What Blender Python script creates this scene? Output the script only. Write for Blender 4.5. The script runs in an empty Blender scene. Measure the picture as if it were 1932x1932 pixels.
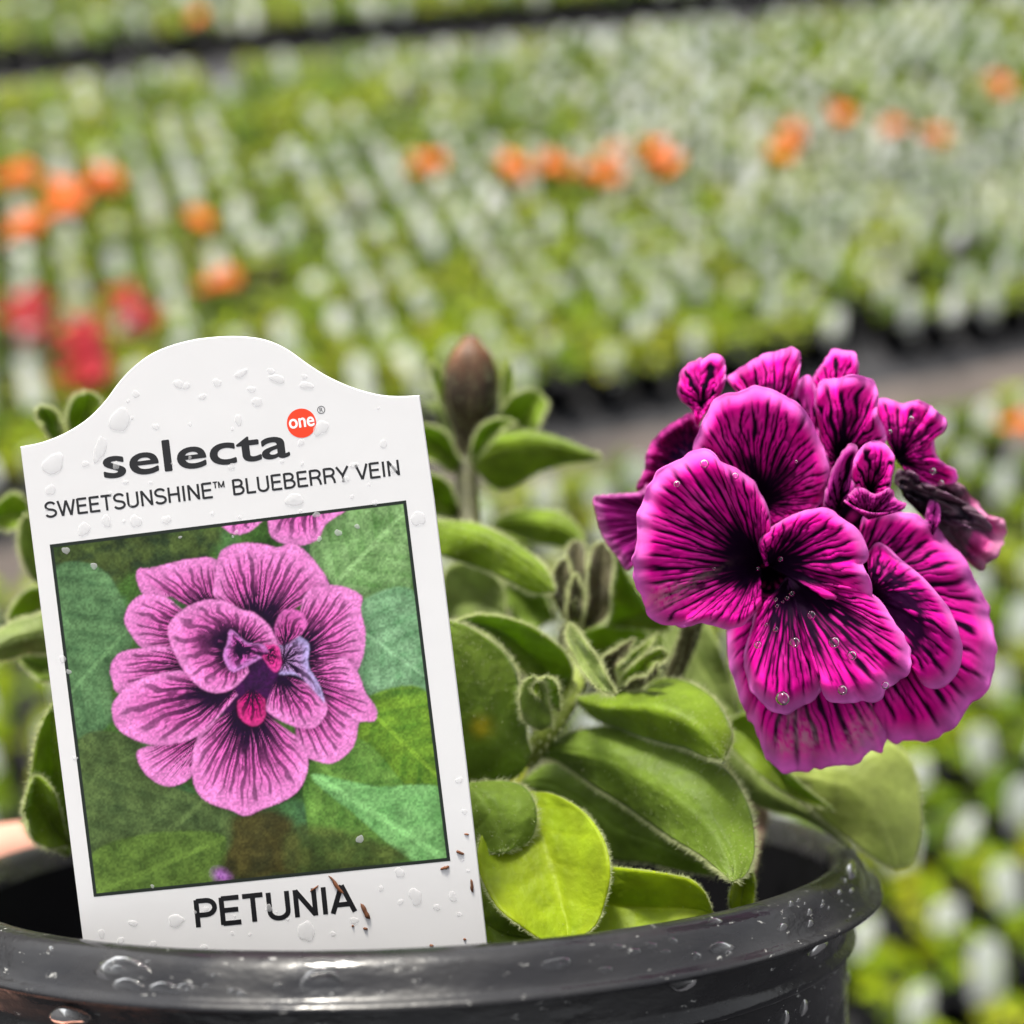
import bpy, math, random
import numpy as np
from mathutils import Matrix, Vector
R_ = math.radians
random.seed(7); rng = np.random.default_rng(7)
scene = bpy.context.scene
COL = scene.collection

# ------------------------------------------------------------------ camera
# right / up / forward of the camera against the beds: X runs along the path, Y along the pot rows, Z up
F = 2358.0; CC = 966.0                       # focal length and centre on a 1932 pixel wide picture
d2 = np.array([-1019., 1875., F]); d2 /= np.linalg.norm(d2)
d1 = np.array([8537., 1674., F]); d1 -= d2 * (d1 @ d2); d1 /= np.linalg.norm(d1)
upv = np.cross(d2, d1); upv /= np.linalg.norm(upv)
if upv[1] < 0: upv = -upv
BAS = np.stack([d1, d2, upv])                # rows: world axes in (right, up, forward)
CAM = np.array([0., 0., 1.77])
rgt, cup, fwd = BAS[:, 0], BAS[:, 1], BAS[:, 2]
cam = bpy.data.cameras.new('camera'); camo = bpy.data.objects.new('camera', cam); COL.objects.link(camo)
M = Matrix.Identity(4)
for i in range(3):
    M[i][0] = rgt[i]; M[i][1] = cup[i]; M[i][2] = -fwd[i]; M[i][3] = CAM[i]
camo.matrix_world = M
cam.sensor_width = 36; cam.lens = F / 1932 * 36
cam.clip_start = 0.01; cam.clip_end = 200
cam.dof.use_dof = True; cam.dof.focus_distance = 0.146; cam.dof.aperture_fstop = 11.5
cam.dof.aperture_blades = 0
scene.camera = camo
scene.render.resolution_x = scene.render.resolution_y = 1024

# ------------------------------------------------------------------ light
SUN_EL, SUN_AZ = 62.0, -10.0                  # azimuth measured from +Y (away from the camera) towards +X
world = bpy.data.worlds.new('World'); scene.world = world; world.use_nodes = True
nt = world.node_tree; nt.nodes.clear()
sky = nt.nodes.new('ShaderNodeTexSky'); sky.sky_type = 'NISHITA'; sky.sun_disc = False
sky.sun_elevation = R_(SUN_EL); sky.sun_rotation = R_(SUN_AZ); sky.dust_density = 4.0; sky.air_density = 1.0
hs = nt.nodes.new('ShaderNodeHueSaturation'); hs.inputs['Saturation'].default_value = 0.12
bg = nt.nodes.new('ShaderNodeBackground'); bg.inputs['Strength'].default_value = 0.135
wo = nt.nodes.new('ShaderNodeOutputWorld')
nt.links.new(sky.outputs[0], hs.inputs['Color']); nt.links.new(hs.outputs[0], bg.inputs[0]); nt.links.new(bg.outputs[0], wo.inputs[0])
sun = bpy.data.lights.new('sun', 'SUN'); sun.energy = 3.1; sun.angle = R_(10.0); sun.color = (1, 0.94, 0.83)
suno = bpy.data.objects.new('sun', sun); COL.objects.link(suno)
sd = Vector((math.sin(R_(SUN_AZ)) * math.cos(R_(SUN_EL)), math.cos(R_(SUN_AZ)) * math.cos(R_(SUN_EL)), math.sin(R_(SUN_EL))))
suno.rotation_euler = sd.to_track_quat('Z', 'Y').to_euler()
suno.location = (0, 0, 6)
vs = scene.view_settings
vs.view_transform = 'Standard'; vs.look = 'None'; vs.gamma = 1.0; vs.exposure = 1.10; vs.use_curve_mapping = False
scene.cycles.use_denoising = True
scene.cycles.max_bounces = 10; scene.cycles.transmission_bounces = 6; scene.cycles.transparent_max_bounces = 8
scene.cycles.sample_clamp_indirect = 6.0

# ------------------------------------------------------------------ helpers
def W(px, py, z):
    """world point seen at picture position px, py (1932 wide) standing z metres along the view axis"""
    px = np.asarray(px, float); py = np.asarray(py, float); z = np.asarray(z, float)
    a = (px - CC) / F * z; b = -(py - CC) / F * z
    return CAM + a[..., None] * rgt + b[..., None] * cup + z[..., None] * fwd
def ground(px, py, h):
    r = np.array([(px - CC), -(py - CC), F]); w = r[0] * rgt + r[1] * cup + r[2] * fwd
    t = (h - CAM[2]) / w[2]; return CAM + w * t
def mkmesh(name, verts, faces, mat=None, cols=None, smooth=True, uv=None):
    me = bpy.data.meshes.new(name)
    verts = np.asarray(verts, np.float32)
    if isinstance(faces, np.ndarray) and faces.ndim == 2:
        k = faces.shape[1]; n = len(faces)
        me.vertices.add(len(verts)); me.vertices.foreach_set('co', verts.ravel())
        me.loops.add(n * k); me.loops.foreach_set('vertex_index', faces.astype(np.int32).ravel())
        me.polygons.add(n); me.polygons.foreach_set('loop_start', np.arange(0, n * k, k, dtype=np.int32))
        me.polygons.foreach_set('loop_total', np.full(n, k, np.int32))
        me.update(calc_edges=True)
    else:
        me.from_pydata([tuple(map(float, v)) for v in verts], [], [tuple(int(i) for i in f) for f in faces]); me.update()
    if cols is not None:
        at = me.color_attributes.new('Col', 'FLOAT_COLOR', 'POINT')
        c4 = np.ones((len(verts), 4), np.float32); c4[:, :3] = cols; at.data.foreach_set('color', c4.ravel())
    me.polygons.foreach_set('use_smooth', [smooth] * len(me.polygons))
    if mat: me.materials.append(mat)
    return me
def link(name, me, parent=None, loc=None):
    o = bpy.data.objects.new(name, me); COL.objects.link(o)
    if parent is not None: o.parent = parent
    if loc is not None: o.location = loc
    return o
def tag_(o, label=None, cat=None, group=None, kind=None):
    for k, v in (('label', label), ('category', cat), ('group', group), ('kind', kind)):
        if v: o[k] = v
    return o
def thing(name, label, cat, mat4, group=None):
    o = bpy.data.objects.new(name, None); COL.objects.link(o); o.matrix_world = mat4; o.empty_display_size = 0.02
    return tag_(o, label, cat, group)
class Local:
    """turns world points into the frame of a thing"""
    def __init__(s, m4): s.inv = np.array(m4.inverted())
    def __call__(s, P): P = np.asarray(P, float); return P @ s.inv[:3, :3].T + s.inv[:3, 3]
def grid_faces(nu, nv, wrap=False):
    i, j = np.meshgrid(np.arange(nu if wrap else nu - 1), np.arange(nv - 1), indexing='ij')
    i2 = (i + 1) % nu
    return np.stack([i * nv + j, i2 * nv + j, i2 * nv + j + 1, i * nv + j + 1], -1).reshape(-1, 4)
def spline(pts, n, closed=False):
    """Catmull-Rom through pts, n samples even in arc length"""
    p = np.asarray(pts, float)
    if closed: q = np.vstack([p[-1], p, p[0], p[1]])
    else: q = np.vstack([2 * p[0] - p[1], p, 2 * p[-1] - p[-2]])
    out = []
    for k in range(1, len(q) - 2):
        t = np.linspace(0, 1, 14, endpoint=False)[:, None]
        a, b, c, d = q[k - 1], q[k], q[k + 1], q[k + 2]
        out.append(0.5 * (2 * b + (c - a) * t + (2 * a - 5 * b + 4 * c - d) * t**2 + (3 * b - a - 3 * c + d) * t**3))
    out.append(q[-2][None]); c = np.vstack(out)
    s = np.concatenate([[0], np.cumsum(np.linalg.norm(np.diff(c[:, :2], axis=0), axis=1))])
    k = np.linspace(0, s[-1], n)
    return np.stack([np.interp(k, s, c[:, i]) for i in range(c.shape[1])], 1)
def sst(a, b, x): t = np.clip((x - a) / (b - a), 0, 1); return t * t * (3 - 2 * t)
_LAT = rng.random((64, 64))
def vnoise(x, y, seed=0):
    x = np.asarray(x, float) + seed * 7.31; y = np.asarray(y, float) + seed * 3.77
    xi = np.floor(x).astype(int); yi = np.floor(y).astype(int); fx = x - xi; fy = y - yi
    fx = fx * fx * (3 - 2 * fx); fy = fy * fy * (3 - 2 * fy)
    g = lambda i, j: _LAT[i % 64, j % 64]
    return (g(xi, yi) * (1 - fx) + g(xi + 1, yi) * fx) * (1 - fy) + (g(xi, yi + 1) * (1 - fx) + g(xi + 1, yi + 1) * fx) * fy
def fbm(x, y, seed=0, o=4):
    s = 0; a = .5; n = 0
    for k in range(o):
        s = s + a * vnoise(x * 2**k, y * 2**k, seed + k); n += a; a *= .5
    return s / n
def lathe(profile, n=96):
    p = np.asarray(profile, float); th = np.linspace(0, 2 * np.pi, n, endpoint=False)
    v = np.stack([np.cos(th)[:, None] * p[None, :, 0], np.sin(th)[:, None] * p[None, :, 0], np.broadcast_to(p[None, :, 1], (n, len(p)))], -1)
    return v.reshape(-1, 3), grid_faces(n, len(p), True)
def tube(path, rad, n=10):
    P = np.asarray(path, float); T = np.gradient(P, axis=0); T /= np.linalg.norm(T, axis=1)[:, None]
    ref = np.array([.3, .5, .81]); V = []
    for k in range(len(P)):
        a = np.cross(T[k], ref); a /= np.linalg.norm(a); b = np.cross(T[k], a)
        th = np.linspace(0, 2 * np.pi, n, endpoint=False)
        V.append(P[k] + rad[k] * (np.cos(th)[:, None] * a + np.sin(th)[:, None] * b))
    V = np.stack(V, 1)                                    # n, len, 3
    return V.reshape(-1, 3), grid_faces(n, len(P), True)

# ------------------------------------------------------------------ materials
def newmat(name):
    m = bpy.data.materials.new(name); m.use_nodes = True; n = m.node_tree; n.nodes.clear()
    out = n.nodes.new('ShaderNodeOutputMaterial'); return m, n, out
def N(n, t, **kw):
    x = n.nodes.new(t)
    for k, v in kw.items():
        if k in x.inputs.keys(): x.inputs[k].default_value = v
        else: setattr(x, k, v)
    return x
def mat_simple(name, col, rough=.5, noise=0.0, nscale=40.0, bump=0.0, bscale=None, transl=0.0, spec=.5, attr=False, coat=0.0, col2=None, bdist=0.0005, sheen=0.0):
    m, n, out = newmat(name); L = n.links.new
    b = N(n, 'ShaderNodeBsdfPrincipled'); b.inputs['Roughness'].default_value = rough
    b.inputs['Specular IOR Level'].default_value = spec; b.inputs['Coat Weight'].default_value = coat; b.inputs['Coat Roughness'].default_value = .08
    b.inputs['Sheen Weight'].default_value = sheen; b.inputs['Sheen Roughness'].default_value = .4
    tc = N(n, 'ShaderNodeTexCoord')
    if attr:
        src = N(n, 'ShaderNodeAttribute', attribute_name='Col').outputs['Color']
    else:
        src = N(n, 'ShaderNodeRGB'); src.outputs[0].default_value = (*col, 1); src = src.outputs[0]
    if noise or col2:
        nz = N(n, 'ShaderNodeTexNoise', Scale=nscale, Detail=5.0); L(tc.outputs['Object'], nz.inputs['Vector'])
        mx = N(n, 'ShaderNodeMix', data_type='RGBA'); L(nz.outputs['Fac'], mx.inputs[0])
        if col2:
            rp = N(n, 'ShaderNodeMapRange'); rp.inputs[1].default_value = .35; rp.inputs[2].default_value = .65
            L(nz.outputs['Fac'], rp.inputs[0]); L(rp.outputs[0], mx.inputs[0])
            L(src, mx.inputs[6]); mx.inputs[7].default_value = (*col2, 1)
        else:
            mx.blend_type = 'MULTIPLY'; mx.inputs[0].default_value = 1.0
            rp = N(n, 'ShaderNodeMapRange'); rp.inputs[1].default_value = .3; rp.inputs[2].default_value = .7
            rp.inputs[3].default_value = 1 - noise; rp.inputs[4].default_value = 1 + noise * .5
            L(nz.outputs['Fac'], rp.inputs[0]); L(src, mx.inputs[6]); L(rp.outputs[0], mx.inputs[7])
            n.links.remove(mx.inputs[0].links[0]) if mx.inputs[0].links else None
        src = mx.outputs[2]
    L(src, b.inputs['Base Color'])
    if bump:
        nb = N(n, 'ShaderNodeTexNoise', Scale=bscale or nscale, Detail=4.0); L(tc.outputs['Object'], nb.inputs['Vector'])
        bp = N(n, 'ShaderNodeBump', Strength=bump, Distance=bdist); L(nb.outputs['Fac'], bp.inputs['Height']); L(bp.outputs[0], b.inputs['Normal'])
    sh = b.outputs[0]
    if transl:
        tr = N(n, 'ShaderNodeBsdfTranslucent'); L(src, tr.inputs[0])
        ms = N(n, 'ShaderNodeMixShader'); ms.inputs[0].default_value = transl
        L(sh, ms.inputs[1]); L(tr.outputs[0], ms.inputs[2]); sh = ms.outputs[0]
    L(sh, out.inputs[0]); return m
M_petal = mat_simple('petal', None, .65, .12, 500, .15, 900, .42, .05, attr=True)
M_leaf = mat_simple('leaf', None, .50, .30, 260, .45, 900, .50, .25, attr=True, sheen=.2)
M_stem = mat_simple('stem', None, .55, .2, 400, .3, 700, .15, .3, attr=True)
M_hair = mat_simple('hair', (.62, .66, .36), .5, transl=.5)
M_tag = mat_simple('tag_plastic', (.76, .755, .765), .28, .03, 60, .04, 300, .12, .45)
M_print = mat_simple('tag_print', None, .40, 0, attr=True, spec=.15)
M_ink = mat_simple('ink', (.010, .010, .012), .35, .2, 900)
M_red = mat_simple('red_ink', (.85, .045, .008), .35)
M_white = mat_simple('white_ink', (.85, .84, .84), .35)
M_soil = mat_simple('soil', (.010, .007, .005), 1.0, spec=.1, noise=.6, nscale=300, bump=1.0, bscale=500, bdist=.003) # .6, 300, 1.0, 500, bdist=.003)
M_bark = mat_simple('bark_crumb', (.16, .055, .02), .8, .5, 900)
M_skin = mat_simple('skin', (.62, .30, .22), .5, .12, 90, .1, 600)
M_ground = mat_simple('ground_cloth', (.014, .014, .018), .8, .4, 6, .3, 200)
M_path = mat_simple('path_soil', (.080, .064, .056), .9, .45, 5, .6, 60, bdist=.01)
M_bgpot = mat_simple('bg_pot', (.007, .007, .010), .55, spec=.2)
M_bgleaf = mat_simple('bg_leaf', None, .36, 0, transl=.35, attr=True, spec=.15)
M_bgtag = mat_simple('bg_tag', (.90, .91, .91), .3, transl=.70)
M_orange = mat_simple('orange_petal', (.88, .20, .02), .6, .15, 30, transl=.3)
M_redp = mat_simple('red_petal', (.48, .006, .022), .6, .15, 30, transl=.3)
def mat_pot():
    m, n, out = newmat('wet_black_plastic'); L = n.links.new
    b = N(n, 'ShaderNodeBsdfPrincipled'); tc = N(n, 'ShaderNodeTexCoord')
    mp = N(n, 'ShaderNodeMapping'); mp.inputs['Scale'].default_value = (.55, .55, 1.4); L(tc.outputs['Object'], mp.inputs[0])
    n1 = N(n, 'ShaderNodeTexNoise', Scale=150.0, Detail=6.0, Roughness=.6); L(mp.outputs[0], n1.inputs['Vector'])
    n2 = N(n, 'ShaderNodeTexNoise', Scale=900.0, Detail=4.0, Roughness=.7); L(mp.outputs[0], n2.inputs['Vector'])
    n3 = N(n, 'ShaderNodeTexNoise', Scale=60.0, Detail=3.0); L(mp.outputs[0], n3.inputs['Vector'])
    rr = N(n, 'ShaderNodeMapRange'); [rr.inputs.__getitem__(i) for i in range(5)]
    rr.inputs[1].default_value = .45; rr.inputs[2].default_value = .60; rr.inputs[3].default_value = .16; rr.inputs[4].default_value = .46
    L(n1.outputs['Fac'], rr.inputs[0]); L(rr.outputs[0], b.inputs['Roughness'])
    # lime specks and dust
    sp = N(n, 'ShaderNodeMapRange'); sp.inputs[1].default_value = .655; sp.inputs[2].default_value = .70; L(n2.outputs['Fac'], sp.inputs[0])
    du = N(n, 'ShaderNodeMapRange'); du.inputs[1].default_value = .45; du.inputs[2].default_value = .7; du.inputs[4].default_value = .25; L(n3.outputs['Fac'], du.inputs[0])
    m1 = N(n, 'ShaderNodeMix', data_type='RGBA'); m1.inputs[6].default_value = (.010, .010, .012, 1); m1.inputs[7].default_value = (.060, .057, .054, 1); L(du.outputs[0], m1.inputs[0])
    m2 = N(n, 'ShaderNodeMix', data_type='RGBA'); m2.inputs[7].default_value = (.30, .30, .29, 1); L(m1.outputs[2], m2.inputs[6]); L(sp.outputs[0], m2.inputs[0])
    L(m2.outputs[2], b.inputs['Base Color'])
    nb = N(n, 'ShaderNodeTexNoise', Scale=110.0, Detail=5.0, Roughness=.55); L(mp.outputs[0], nb.inputs['Vector'])
    bp = N(n, 'ShaderNodeBump', Strength=.60, Distance=.0010); L(nb.outputs['Fac'], bp.inputs['Height']); L(bp.outputs[0], b.inputs['Normal'])
    b.inputs['Specular IOR Level'].default_value = .34; b.inputs['Coat Weight'].default_value = .06; b.inputs['Coat Roughness'].default_value = .12
    L(b.outputs[0], out.inputs[0]); return m
M_pot = mat_pot()
def mat_water():
    m, n, out = newmat('water'); L = n.links.new
    tr = N(n, 'ShaderNodeBsdfTransparent'); tr.inputs[0].default_value = (.975, .98, .985, 1)
    gl = N(n, 'ShaderNodeBsdfGlossy'); gl.inputs['Roughness'].default_value = .04
    fr = N(n, 'ShaderNodeFresnel', IOR=1.33); ms = N(n, 'ShaderNodeMixShader')
    L(fr.outputs[0], ms.inputs[0]); L(tr.outputs[0], ms.inputs[1]); L(gl.outputs[0], ms.inputs[2]); L(ms.outputs[0], out.inputs[0]); return m
M_water = mat_water()
def mat_drop():
    m, n, out = newmat('water_on_white'); L = n.links.new
    tr = N(n, 'ShaderNodeBsdfTransparent'); b = N(n, 'ShaderNodeBsdfPrincipled'); b.inputs['Base Color'].default_value = (.80, .80, .81, 1); b.inputs['Roughness'].default_value = .08; b.inputs['IOR'].default_value = 1.33
    ms = N(n, 'ShaderNodeMixShader'); ms.inputs[0].default_value = .30; L(tr.outputs[0], ms.inputs[1]); L(b.outputs[0], ms.inputs[2]); L(ms.outputs[0], out.inputs[0]); return m
M_drop = mat_drop()

# ------------------------------------------------------------------ the ground, the path, the beds of pots
def sheet(name, x0, x1, y0, y1, z, mat, nx=2, ny=2, amp=0):
    xs = np.linspace(x0, x1, nx); ys = np.linspace(y0, y1, ny); X, Y = np.meshgrid(xs, ys, indexing='ij')
    Z = np.full_like(X, z) + amp * (fbm(X * 6, Y * 6) - .5)
    o = link(name, mkmesh(name, np.stack([X, Y, Z], -1).reshape(-1, 3), grid_faces(nx, ny), mat)); tag_(o, kind='structure'); return o
H = 1.6                                                    # height of the camera over the tags
PATH0, PATH1 = 2.07, 2.36
AISLE0, AISLE1 = 3.12 * H, 3.32 * H
sheet('ground', -60, 60, -40, 90, 0, M_ground)
o = sheet('path', -14, 16, PATH0 + .04, PATH1 - .03, .006, M_path, 400, 30, .012); tag_(o, 'bare grey brown earth path between two beds of pots')

def bg_leaf_set(rg, n, rad, hgt, hue):
    """a mound of leaves: vertices, faces, colours"""
    V = []; Fc = []; C = []
    for k in range(n):
        a = rg.uniform(0, 2 * np.pi); r = rad * math.sqrt(rg.uniform(.02, 1)) * .8
        c = np.array([math.cos(a) * r, math.sin(a) * r, hgt * (1 - (r / rad)**2) * rg.uniform(.45, 1.05)])
        d = np.array([math.cos(a + rg.normal(0, .5)), math.sin(a + rg.normal(0, .5)), rg.uniform(-.25, .7)]); d /= np.linalg.norm(d)
        s = np.cross(d, [0, 0, 1]); s /= np.linalg.norm(s); u = np.cross(s, d)
        l = rg.uniform(.022, .040); w = l * rg.uniform(.28, .40)
        b = len(V)
        for (x, y, z) in ((0, 0, 0), (.35, -1, .12), (.75, -.8, .10), (1.05, 0, -.08), (.75, .8, .10), (.35, 1, .12), (.55, 0, 0)):
            V.append(c + d * l * x + s * w * y + u * l * z)
        for f in ((0, 1, 6), (1, 2, 6), (2, 3, 6), (3, 4, 6), (4, 5, 6), (5, 0, 6)): Fc.append([b + i for i in f])
        q = rg.uniform(.75, 1.25); h = np.array(hue) * q * np.array([rg.uniform(.8, 1.25), 1, rg.uniform(.6, 1.3)])
        C += [h] * 7
    return np.array(V), np.array(Fc), np.array(C)
PZ = .10
bgpot_v, bgpot_f = lathe([(.0, .002), (.040, .002), (.054, .092), (.0575, .092), (.0575, .1), (.0545, .1), (.052, .085), (0, .085)], 14)
def bg_tag_mesh():
    w, t = .0240, .0006; top = []
    for k in range(9):
        a = math.pi * k / 8; top.append((w * math.cos(a), .066 + .018 * math.sin(a)))
    prof = [(w * .35, -.02), (w, -.004)] + top + [(-w, -.004), (-w * .35, -.02)]
    n = len(prof); V = [(x, -t, z) for x, z in prof] + [(x, t, z) for x, z in prof]
    Fc = [tuple(range(n)), tuple(range(2 * n - 1, n - 1, -1))] + [(i, i + n, (i + 1) % n + n, (i + 1) % n) for i in range(n)]
    return np.array(V, float), Fc
tg_v, tg_f = bg_tag_mesh()
def bg_flower(rg, n=6, rad=.030):
    V = []; Fc = []
    c0 = np.array([0, 0, 0.]); ncir = 15
    for ring, (r, z) in enumerate(((.0, -.012), (.35, .0), (.8, .004), (1, -.002))):
        for k in range(ncir):
            a = 2 * np.pi * k / ncir; lob = 1 + .12 * math.cos(5 * a) * ring / 3
            V.append((rad * r * lob * math.cos(a), rad * r * lob * math.sin(a), z + (.004 * math.sin(3 * a + ring) if ring > 1 else 0)))
    for q in range(3):
        for k in range(ncir):
            k2 = (k + 1) % ncir; Fc.append([q * ncir + k, q * ncir + k2, (q + 1) * ncir + k2, (q + 1) * ncir + k])
    return np.array(V), np.array(Fc)
fl_v, fl_f = bg_flower(rng)
ME_pot = mkmesh('pot', bgpot_v, bgpot_f, M_bgpot); ME_tag = mkmesh('tag', tg_v, tg_f, M_bgtag, smooth=False)
ME_fl = {'orange': mkmesh('flower', fl_v, fl_f, M_orange), 'red': mkmesh('flower', fl_v, fl_f, M_redp)}
HUES = [(.15, .24, .004), (.22, .31, .006), (.11, .18, .004), (.28, .35, .012)]
leaf_data = [bg_leaf_set(np.random.default_rng(50 + k), 40, .060, .050 if k % 3 else .068, HUES[k % 4]) for k in range(12)]
ME_leaf = [mkmesh('foliage', v, f, M_bgleaf, c, smooth=False) for v, f, c in leaf_data]

SP = .125
def px_of(P):
    r = np.asarray(P) - CAM; x, y, z = r @ rgt, r @ cup, r @ fwd
    return CC + F * x / z, CC - F * y / z, z
special = {}                                               # lattice cell -> flower colour
def cell(px, py):
    g = ground(px, py, .17); return round(g[0] / SP), round(g[1] / SP)
for px, py, n in ((10, 320, 6), (60, 325, 7), (95, 350, 8), (120, 380, 7), (190, 330, 7), (140, 335, 5), (5, 415, 5), (365, 412, 4), (460, 530, 4), (795, 292, 5), (968, 308, 5), (1045, 290, 4), (1150, 335, 4),
                  (1190, 290, 2), (1270, 300, 4), (1240, 270, 3), (1430, 285, 2), (1480, 245, 4), (1560, 215, 2), (1655, 218, 2), (1775, 235, 3), (1870, 140, 3), (1885, 800, 2), (345, 25, 3), (-60, 340, 4)):
    special[cell(px, py)] = ('orange', n)
for px, py, n in ((90, 585, 5), (190, 560, 6), (120, 665, 8), (205, 672, 8), (160, 620, 6), (275, 568, 3), (40, 640, 3), (100, 625, 4)):
    special[cell(px, py)] = ('red', n)
plants = []
for (y0, y1, x0, x1, bed) in ((.30 * H, PATH0 - .02, -1.9, 3.4, 0), (PATH1 + .05, AISLE0, -2.4, 5.4, 1), (AISLE1 + .03, 4.75 * H, -2.6, 6.6, 2)):
    for i in range(math.floor(x0 / SP), math.ceil(x1 / SP)):
        for j in range(math.ceil((y0 + .06) / SP), math.floor((y1 - .04) / SP) + 1):
            x = i * SP + rng.normal(0, .004); y = j * SP + rng.normal(0, .006)
            fl = special.get((i, j))
            if fl is None and rng.random() < .035: continue
            px, py, z = px_of((x, y, .15))
            if z < .4: continue
            patch = vnoise(x * 1.1, y * 1.1, 3)
            var = int(rng.integers(0, 12)); sc = (.74 + .40 * patch + rng.uniform(-.1, .1)) * (1.02 if bed == 0 else 1.0)
            hastag = rng.random() < (.96 if bed == 0 else .30 if bed == 2 and x < 2.6 else .55 if y > 3.9 and x < 1.9 else .93 if patch < .6 else .75)
            if bed == 2 or (y > 3.9 and x < 1.9): sc *= 1.12
            inview = -60 < px < 1992 and -60 < py < 1992
            hid = (px < 890 and py > 900) or (1230 < px < 1830 and 800 < py < 1400) or (py > 1640 and px < 1560) or (py > 1320 and px < 1380)
            plants.append(dict(i=i, j=j, x=x, y=y, var=var, sc=sc, tag=hastag, fl=fl, bed=bed, d=z, vis=inview and not hid, rot=rng.uniform(0, 6.28),
                               ty=rng.normal(0, .16), tl=rng.normal(-.36, .15), tx=rng.normal(0, .008), tz=rng.uniform(.75, 1.15)))
vis = sorted([p for p in plants if p['vis']], key=lambda p: (p['fl'] is None, p['d']))
chosen = set(id(p) for p in vis[:300])
LAB = {0: ('green potted plant with a white tag in the bed before the path', 'tagged potted plants in the bed before the path'),
       1: ('green potted plant with a white tag in the bed beyond the path', 'tagged potted plants in the bed beyond the path'),
       2: ('green potted plant in the bed beyond the dark aisle', 'potted plants in the bed beyond the dark aisle')}
ORD = 'first second third fourth fifth sixth seventh eighth ninth tenth eleventh twelfth thirteenth fourteenth fifteenth sixteenth seventeenth eighteenth nineteenth twentieth twenty-first twenty-second twenty-third'.split()
J0 = max(p['j'] for p in plants if p['bed'] == 0); J1 = min(p['j'] for p in plants if p['bed'] == 1)
def plant_label(p):
    lab, grp = LAB[p['bed']]
    near = [special[(p['i'] + a, p['j'] + b)][0] for a in (-1, 0, 1) for b in (-1, 0, 1) if (p['i'] + a, p['j'] + b) in special]
    what = 'green potted plant with a white tag' if p['tag'] else 'green potted plant without a tag'
    if p['bed'] == 2: return lab, grp
    row = ORD[min(22, (J0 - p['j']) if p['bed'] == 0 else (p['j'] - J1))]
    lab = f"{what} in the {row} row {'before' if p['bed'] == 0 else 'beyond'} the path" + ''
    if near: lab = f"green potted plant touching {near[0]} blossoms in the {row} row {'before' if p['bed'] == 0 else 'beyond'} the path"
    return lab, grp
acc = {k: [[], [], [], 0] for k in ('pot', 'leaf', 'tag')}
def put(kind, V, Fc, C=None):
    a = acc[kind]; a[0].append(V); a[1].append(np.asarray(Fc) + a[3]); a[3] += len(V)
    if C is not None: a[2].append(C)
tgq = np.array([(0, 1, 2, 3)])                              # a short tag for the far mass: two caps as quads built below
n_t = len(tg_v) // 2
tg_tri = np.array([(0, i, i + 1) for i in range(1, n_t - 1)] + [(n_t, n_t + i + 1, n_t + i) for i in range(1, n_t - 1)])
def mat4(x, y, z, rz, s=1, rx=0): return Matrix.Translation((x, y, z)) @ Matrix.Rotation(rz, 4, 'Z') @ Matrix.Rotation(rx, 4, 'X') @ Matrix.Scale(s, 4)
for p in plants:
    toward = math.atan2(p['x'], p['y'])                     # tags are pushed in at the side of the walkway
    tm = mat4(p['tx'], -.050, .098, p['ty'], 1, p['tl']) @ Matrix.Diagonal((1, 1, p['tz'], 1))
    lm = mat4(0, .020, PZ - .014, 0, p['sc']) @ Matrix.Diagonal((.84, 1.08, 1, 1)) @ Matrix.Rotation(p['rot'], 4, 'Z')
    if id(p) in chosen:
        lab, grp = plant_label(p)
        if p['fl']:
            c = p['fl'][0]; many = p['fl'][1]; row = ORD[min(22, max(0, p['j'] - J1))]; size = 'many' if many > 5 else 'several' if many > 3 else 'a few'; lab = f'potted plant with {size} {c} blossoms in the {row} row beyond the path'; grp = f'potted plants with {c} blossoms'
            if p['bed'] == 0: lab = 'potted plant with a single orange blossom in the bed before the path'; grp = None
            if p['bed'] == 2: lab = 'potted plant with orange blossoms in the bed beyond the dark aisle'; grp = None
        t = thing('potted_plant', lab, 'potted plant', mat4(p['x'], p['y'], .002, 0), grp)
        link('pot', ME_pot, t)
        link('foliage', ME_leaf[p['var']], t).matrix_local = lm
        if p['tag'] and not (p['fl'] and p['fl'][1] > 3): link('tag', ME_tag, t).matrix_local = tm
        if p['fl']:
            rg = random.Random(int(p['x'] * 999) + 5)
            for k in range(p['fl'][1]):
                a = rg.uniform(0, 6.28); r = .045 * math.sqrt(k / max(1, p['fl'][1])) + .004
                link('flower', ME_fl[p['fl'][0]], t).matrix_local = mat4(math.cos(a) * r, math.sin(a) * r - .012, PZ + .066 + rg.uniform(-.014, .014), a, rg.uniform(.9, 1.25), .7)
    else:
        base = mat4(p['x'], p['y'], .002, 0)
        for kind, m, V, Fc, C in (('pot', base, bgpot_v, bgpot_f, None), ('leaf', base @ lm, *leaf_data[p['var']]), ('tag', base @ tm, tg_v, tg_tri, None)):
            if kind == 'tag' and not p['tag']: continue
            A = np.array(m); put(kind, V @ A[:3, :3].T + A[:3, 3], Fc, C)
mass = thing('plant_rows', 'mass of further green potted plants with white tags filling the beds', 'potted plants', Matrix.Identity(4)); mass['kind'] = 'stuff'
for kind, nm, m in (('pot', 'pots', M_bgpot), ('leaf', 'foliage', M_bgleaf), ('tag', 'tags', M_bgtag)):
    a = acc[kind]
    o = link(nm, mkmesh(nm, np.vstack(a[0]), np.vstack(a[1]), m, np.vstack(a[2]) if a[2] else None, smooth=False), mass); o['kind'] = 'stuff'

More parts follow.
